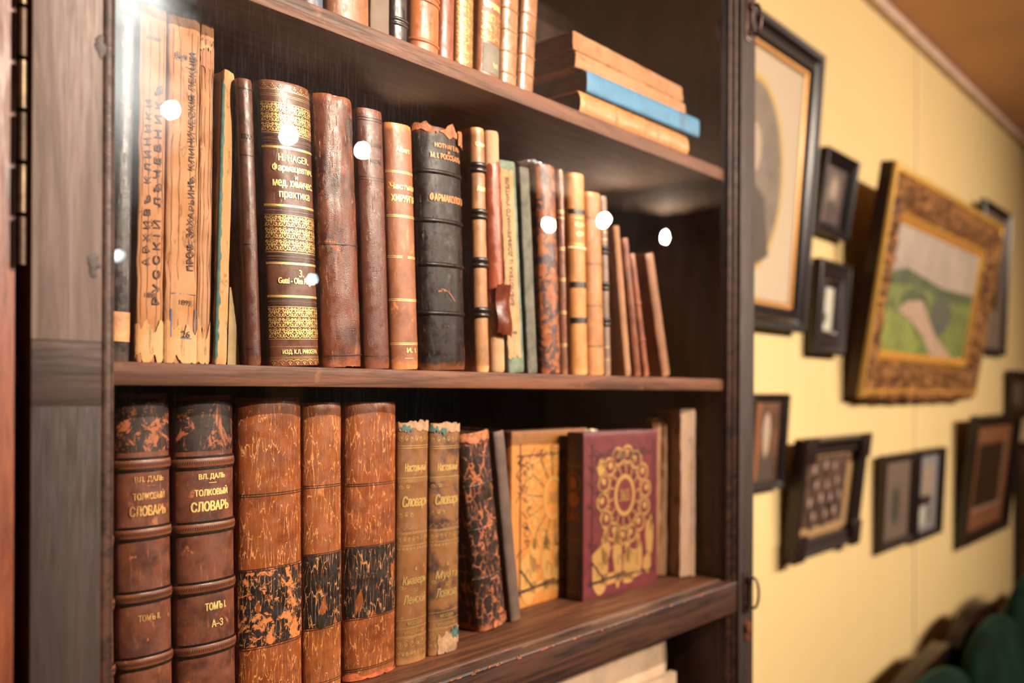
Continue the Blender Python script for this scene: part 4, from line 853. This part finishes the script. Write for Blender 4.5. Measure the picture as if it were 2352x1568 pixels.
def picture(label, X, Z, W, H, tilt, fw, dep, prof=None, mat=BLACKF, layers=(), slip=0, off=.03, mat_col=CREAM, glass=True, lift=0, name='framed_picture', corner=0):
    off = max(off, dep+.004); k_ = (1.06-off)/1.03; X, Z, W, H = X*k_, Z*k_, W*k_, H*k_; yb = WY-off
    root = empty(name, (X, yb, ZC+Z)); root.rotation_euler = (R(tilt), 0, 0); tag(root, label, 'picture', 'framed pictures on the yellow wall')
    prof = prof or [(0, -dep), (0, 0), (fw*.12, .002), (fw*.3, -.002), (fw*.45, -.004), (fw*.75, -.009), (fw*.85, -.006), (fw, -.012), (fw, -dep)]
    bm = moulding(W, H, prof)
    if corner:
        for cx in (0, W-corner):
            for cz in (0, H-corner): box(bm, cx-.008, cx+corner+.008, -.006, .004, cz-.008, cz+corner+.008, bev=.002)
        
    obj('frame_moulding', bm, mat, root, sharp=.3)
    inn = fw*.98; yi = dep*.75
    bm = B_(.004, W-.004, dep-.003, dep, .004, H-.004); obj('backing_board', bm, SIDE, root, smooth=False)
    if slip:
        s = [(inn-.002, -.010), (inn, -.009), (inn+slip*.5, -.010), (inn+slip, -.014)]; obj('gold_slip', moulding(W, H, s), SLIP, root, sharp=.3)
    bm = B_(inn-.003, W-inn+.003, yi, yi+.001, inn-.003, H-inn+.003); obj('mat_board', bm, mat_col, root, smooth=False)
    y = yi-.0006
    mats = []; bm = bmesh.new()
    for L in layers:
        mt, pts = L
        if mt not in mats: mats.append(mt)
        vs = [bm.verts.new((inn+(W-2*inn)*u, y, inn+(H-2*inn)*v)) for u, v in pts]; f = bm.faces.new(vs); f.material_index = mats.index(mt); y -= .00025
    if layers: bmesh.ops.triangulate(bm, faces=bm.faces); obj('image', bm, mats, root, smooth=False)
    if glass: obj('glass_pane', B_(inn-.002, W-inn+.002, yi-.008, yi-.0065, inn-.002, H-inn+.002), PGLASS, root, smooth=False)
    # hanging wire up to the wall hook
    d = (yb+H*math.sin(0)) ; return root
def ell(cx, cz, rx, rz, n=24): return [(cx+rx*math.cos(2*math.pi*i/n), cz+rz*math.sin(2*math.pi*i/n)) for i in range(n)]
def rc(a, b, c, d): return [(a, c), (b, c), (b, d), (a, d)]
GREYP = plain('grey_photo_ground', (150, 132, 116), .6, nz=.15, scale=12); FACEP = plain('pale_photo_tone', (206, 178, 156), .6); COAT = plain('dark_coat_tone', (88, 72, 62), .6); SEPIA = plain('sepia_photo', (128, 82, 54), .6, nz=.35, scale=14)
PINKB = plain('pale_brown_photo', (120, 92, 86), .5, nz=.3, scale=18); OLIVE = plain('olive_figure', (84, 86, 70), .6); LILAC = plain('pale_grey_photo', (178, 172, 178), .6); TERRA = plain('terracotta_mat', (176, 112, 74), .8)
WHITEF = plain('white_photo_tone', (236, 232, 216), .6); GOLDR = plain('gold_painted_ring', (206, 170, 90), .4, .3)
big = [(0, -.022), (0, .004), (.006, .010), (.020, .008), (.026, .001), (.034, -.004), (.048, -.004), (.052, .001), (.058, .001), (.064, -.008), (.064, -.022)]
picture('large black frame with gold slip, cream mat and oval portrait beside bookcase', 1.706, .171, .70, .778, 4.1, .064, .022, big, BLACKF, slip=.014, layers=[(GOLDR, ell(.5, .50, .325, .385, 48)), (GREYP, ell(.5, .50, .30, .36, 48)), (COAT, [(.3, .2), (.36, .42), (.5, .48), (.64, .42), (.72, .2), (.6, .155), (.5, .145), (.4, .155)]), (FACEP, ell(.5, .60, .08, .10))])
small = None
picture('small black frame with oval portrait of woman and bright reflection, upper small one', 2.498, .475, .248, .245, 8.6, .034, .028, mat=BLACKF, mat_col=DARKP, layers=[(PINKB, rc(.05, .95, .04, .96)), (GREYP, ell(.5, .55, .26, .34)), (FACEP, ell(.5, .62, .12, .17)), (COAT, ell(.5, .28, .2, .14))])
picture('small thick black frame with narrow white picture, below the woman portrait', 2.486, .116, .239, .279, 4.3, .072, .030, mat=BLACKF, mat_col=WHITEF, layers=[(OLIVE, rc(.25, .5, .2, .4))])
SKY = plain('painted_sky', (176, 158, 142), .6, nz=.1, scale=6); FIELD = plain('painted_field', (120, 132, 62), .6, nz=.3, scale=12); TREE = plain('painted_trees', (84, 96, 54), .6, nz=.3, scale=16); LIGHTG = plain('painted_light_green', (142, 152, 66), .6, nz=.2, scale=12); PATH = plain('painted_path', (184, 154, 128), .6, nz=.1)
n = NT('ornate_gilt'); co = n.oc; v = n.n('ShaderNodeTexVoronoi'); n.l(co, v.inputs['Vector']); v.inputs['Scale'].default_value = 30
nn = n.noise(co, 30, 6, .7, 1.5); f = n.ramp(nn, .43, .58)
col = n.mix(f, sr((206, 144, 78)), sr((70, 38, 24))); n.bump(n.math('ADD', nn, v.outputs['Distance']), 1.0, .02); ORN = n.out(col, .42, .45)
BG = gilt('burnished_gold', (250, 200, 104), (190, 120, 44), .3, .3, .7, 7)
K4 = (1.06-.051)/1.03; X4, Z4, W4, H4 = 2.836, -.014, 1.40, .754
r4 = picture('large tilted gilt frame with deep ornate moulding around green landscape painting', X4, Z4, W4, H4, 8.7, .158, .047, [(0, -.006), (.001, -.002), (.006, .004), (.022, .005), (.028, -.002), (.028, -.02)], BG, slip=0, glass=False, off=.03, mat_col=SKY,
   layers=[(SKY, rc(0, 1, 0, 1)), (TREE, [(0, .60), (.2, .68), (.4, .62), (.6, .60), (1, .62), (1, 0), (0, 0)]), (FIELD, [(0, .52), (.3, .56), (.7, .50), (1, .52), (1, 0), (0, 0)]), (LIGHTG, [(0, .36), (.25, .30), (.45, .10), (.4, 0), (0, 0)]), (TREE, ell(.32, .42, .14, .12)), (OLIVE, ell(.62, .36, .12, .18)), (PATH, [(.40, .46), (.46, .36), (.60, .18), (.86, 0), (.58, 0), (.46, .16), (.30, .28), (.16, .34), (.24, .42)])])
W4 *= K4; H4 *= K4
obj('frame_side', moulding(W4, H4, [(.02, -.046), (0, -.046), (0, -.006)]), SIDE, r4)
bm = moulding(W4, H4, [(.026, -.006), (.036, .004), (.052, .012), (.072, .014), (.090, .010), (.106, -.004), (.116, -.018), (.122, -.03)])
bmesh.ops.subdivide_edges(bm, edges=[e for e in bm.edges if e.calc_length() > .3], cuts=60, use_grid_fill=True)
for v in bm.verts:
    k = noise.noise(Vector((v.co.x*28, v.co.z*28, 0)))*.009 + noise.noise(Vector((v.co.x*70, v.co.z*70, 3)))*.004; v.co.y += k
obj('ornate_border', bm, ORN, r4)
obj('inner_gold_bevel', moulding(W4, H4, [(.121, -.030), (.127, -.020), (.138, -.022), (.145, -.036), (.150, -.030), (.155, -.032), (.158, -.037)]), BG, r4, sharp=.3)
bm = bmesh.new(); random.seed(3)
for i in range(70):
    f = i/70; x = .08+f*(W4-.16); bmesh.ops.create_icosphere(bm, subdivisions=1, radius=.011+.006*random.random(), matrix=Matrix.Translation((x, -.004+random.uniform(-.004, .004), .004+random.uniform(-.004, .004))))
obj('carved_lower_edge', bm, ORN, r4)
picture('black framed dark picture peeking out behind the right side of gilt frame', 4.30, .184, .50, .69, 2.1, .03, .026, mat=BLACKF, mat_col=plain('lilac_brown_mat', (160, 136, 122), .7), layers=[(DARKP, rc(.25, .75, .3, .75))])
picture('dark frame with sepia photo of white-bearded man, beside bookcase, low', 2.085, -.258, .201, .256, 3.7, .022, .022, mat=DKB, mat_col=SEPIA, layers=[(SEPIA, rc(0, 1, 0, 1)), (plain('orange_brown_tone', (166, 100, 58), .6), rc(.05, .25, 0, 1)), (COAT, [(.2, 0), (.3, .35), (.5, .45), (.75, .35), (.8, 0)]), (FACEP, ell(.5, .66, .14, .20)), (FACEP, [(.36, .62), (.40, .40), (.5, .28), (.6, .40), (.64, .62)])])
ppl = [(DARKP, rc(.10, .90, .10, .92))]; random.seed(11)
BROWNP = plain('group_photo_brown', (112, 80, 66), .6, nz=.4, scale=25); FT = plain('small_face_tone', (204, 174, 160), .6)
ppl = [(BROWNP, rc(.10, .88, .12, .95))]
for (u, v_, r_) in ((.25, .80, .05), (.45, .84, .05), (.62, .82, .045), (.30, .62, .05), (.50, .60, .045), (.68, .64, .045), (.20, .42, .055), (.40, .45, .06), (.58, .44, .05), (.74, .46, .05), (.28, .25, .05), (.50, .26, .05), (.66, .28, .05)):
    ppl += [(FT, ell(u, v_, r_*.55, r_*1.2, 10)), (DARKP if int(u*100) % 2 else PINKB, ell(u, v_-.10, r_*.8, r_*1.1, 10))]
picture('square-cornered dark frame with old group photograph of many people', 2.346, -.473, .486, .343, 6.5, .045, .036, mat=DKB, mat_col=plain('buff_mount', (206, 166, 116), .8), layers=ppl, corner=.06)
picture('thin dark frame with pale portrait, left of two frames hanging edge to edge', 3.062, -.545, .350, .332, 2.8, .026, .028, mat=DKB, mat_col=PINKB, layers=[(plain('faded_mount', (150, 126, 112), .7, nz=.15), rc(.0, 1, 0, 1)), (OLIVE, ell(.5, .45, .16, .28)), (GREYP, ell(.5, .72, .09, .10))])
picture('thin dark frame with grey-white photo, right of two frames hanging edge to edge', 3.440, -.555, .318, .343, 2.7, .024, .030, mat=DKB, mat_col=LILAC, layers=[(FACEP, rc(.3, .75, .42, .86)), (DARKP, rc(.2, .7, .34, .46)), (WHITEF, ell(.35, .2, .18, .14)), (COAT, rc(.6, .7, .1, .3))], off=.033)
picture('black frame with terracotta mat around a very dark picture, far right', 4.081, -.660, .800, .567, 6.1, .045, .04, mat=BLACKF, mat_col=TERRA, layers=[(plain('pink_edge', (206, 176, 156), .7), rc(.18, .86, .18, .82)), (DARKP, rc(.18, .83, .21, .82))])
picture('dark frame at right edge of view hanging above terracotta-matted one', 4.905, -.12, .50, .24, 3.0, .04, .03, mat=DKB, mat_col=PINKB, layers=[(GREYP, rc(.2, .8, .2, .8))])
picture('tall narrow brown frame at the far right edge above green sofa', 5.137, -1.05, .50, .80, 0.0, .05, .03, mat=DKB, mat_col=SEPIA, layers=[(DARKP, rc(.2, .8, .2, .8))])
# opposite side of the room, seen only as reflections in the glass
for i, (x, z, W, H) in enumerate(((1.2, -.2, .5, .7), (2.4, -.1, .6, .5), (3.6, -.3, .45, .6), (5.0, -.2, .8, .6))):
    t = picture(['white framed print on the opposite wall, leftmost', 'dark landscape-format frame on the opposite wall', 'pale print on the opposite wall between two dark ones', 'wide dark frame on the opposite wall'][i], x, z, W, H, 0, .05, .02, mat=DKB, mat_col=(WHITEF, DARKP, CREAM, DARKP)[i], glass=False)
    t.rotation_euler = (0, 0, math.pi); t.location = (x+W, -5+.022, ZC+z); t['group'] = 'pictures on the opposite wall'
# ---------------------------------------------------------------- green velvet settee
n = NT('green_velvet'); col = n.mix(n.ramp(n.noise(n.oc, 9, 5), .35, .65), sr((16, 42, 32)), sr((10, 26, 21))); n.p.inputs['Sheen Weight'].default_value = .25; n.p.inputs['Sheen Roughness'].default_value = .4; n.p.inputs['Sheen Tint'].default_value = (*sr((90, 150, 120)), 1); VELVET = n.out(col, .85, 0, .1)
MAHOG = wood('dark_mahogany', (48, 24, 16), (24, 12, 8), 'x', .3, .2, 20)
so = tag(empty('settee', (3.9, .0, 0)), 'green velvet settee with carved dark wood crest at lower right', 'settee')
OX, OY = -3.9, 0
def sup(bm, c, r, e=2.6, n=28, dent=()):
    """rounded cushion"""
    vs = []
    bm2 = bmesh.new(); bmesh.ops.create_uvsphere(bm2, u_segments=n*2, v_segments=n, radius=1)
    for v in bm2.verts:
        p = v.co; q = (abs(p.x)**e+abs(p.y)**e+abs(p.z)**e)**(1/e); v.co = Vector((p.x/q*r[0]+c[0], p.y/q*r[1]+c[1], p.z/q*r[2]+c[2]))
    me = bpy.data.meshes.new('t'); bm2.to_mesh(me); bm2.free(); bm.from_mesh(me); bpy.data.meshes.remove(me)
bm = bmesh.new(); pts = [(2.48, -1.06), (2.7, -.98), (2.84, -.95), (2.95, -.925), (3.10, -.905), (3.25, -.895), (3.36, -.89), (3.42, -.915), (3.47, -.93), (3.52, -.905), (3.60, -.87), (3.72, -.845), (3.86, -.838), (3.96, -.85), (4.01, -.885), (4.03, -.96)]
pts += [(4.12, -1.0), (4.3, -.96), (4.6, -.93), (4.9, -.92), (5.1, -1.0)]
lo = []; hi = []
for x, z in pts: hi.append([bm.verts.new((x+OX, y, ZC+z)) for y in (.19, .20, .24, .25)])
base = [[bm.verts.new((x+OX, y, .35)) for y in (.19, .25)] for x, z in pts]
for k in range(len(pts)-1):
    a, b = hi[k], hi[k+1]
    for j in range(3): bm.faces.new((a[j], b[j], b[j+1], a[j+1]))
    bm.faces.new((base[k][0], base[k+1][0], b[0], a[0])); bm.faces.new((base[k+1][1], base[k][1], a[3], b[3])); bm.faces.new((base[k][0], base[k][1], base[k+1][1], base[k+1][0]))
for q, k in ((0, 0), (-1, 1)): bm.faces.new([base[q][0], *hi[q], base[q][1]][::(-1 if k else 1)])
bmesh.ops.recalc_face_normals(bm, faces=bm.faces); obj('crest_rail', bm, MAHOG, so)
for (x, z, rx, rz, y) in ((2.78, -1.07, .40, .23, .09), (3.56, -1.06, .34, .24, .10), (4.26, -1.02, .40, .26, .11)):
    bm = bmesh.new(); sup(bm, (x+OX, y, ZC+z), (rx, .072, rz), 2.3); obj('back_cushion', bm, VELVET, so)
bm = bmesh.new(); sup(bm, (3.7+OX, -.16, .46), (1.24, .30, .10), 4); obj('seat_cushion', bm, VELVET, so)
bm = bmesh.new(); box(bm, 2.45+OX, 4.97+OX, -.46, .20, .28, .37, bev=.015); obj('seat_rail', bm, MAHOG, so)
for x in (2.47, 4.95):
    bm = bmesh.new(); tube(bm, [(x+OX, .18, .62), (x+OX, -.1, .66), (x+OX, -.36, .64), (x+OX, -.44, .56), (x+OX, -.42, .36)], [.03, .03, .035, .03, .025], 12); obj('armrest', bm, MAHOG, so)
for x in (2.52, 4.90):
    for y in (-.40, .17):
        bm = bmesh.new(); lathe(bm, [(0, 0), (.016, 0), (.02, .05), (.016, .12), (.028, .22), (.03, .285), (0, .29)], 16, (x+OX, y, 0)); obj('leg', bm, MAHOG, so)
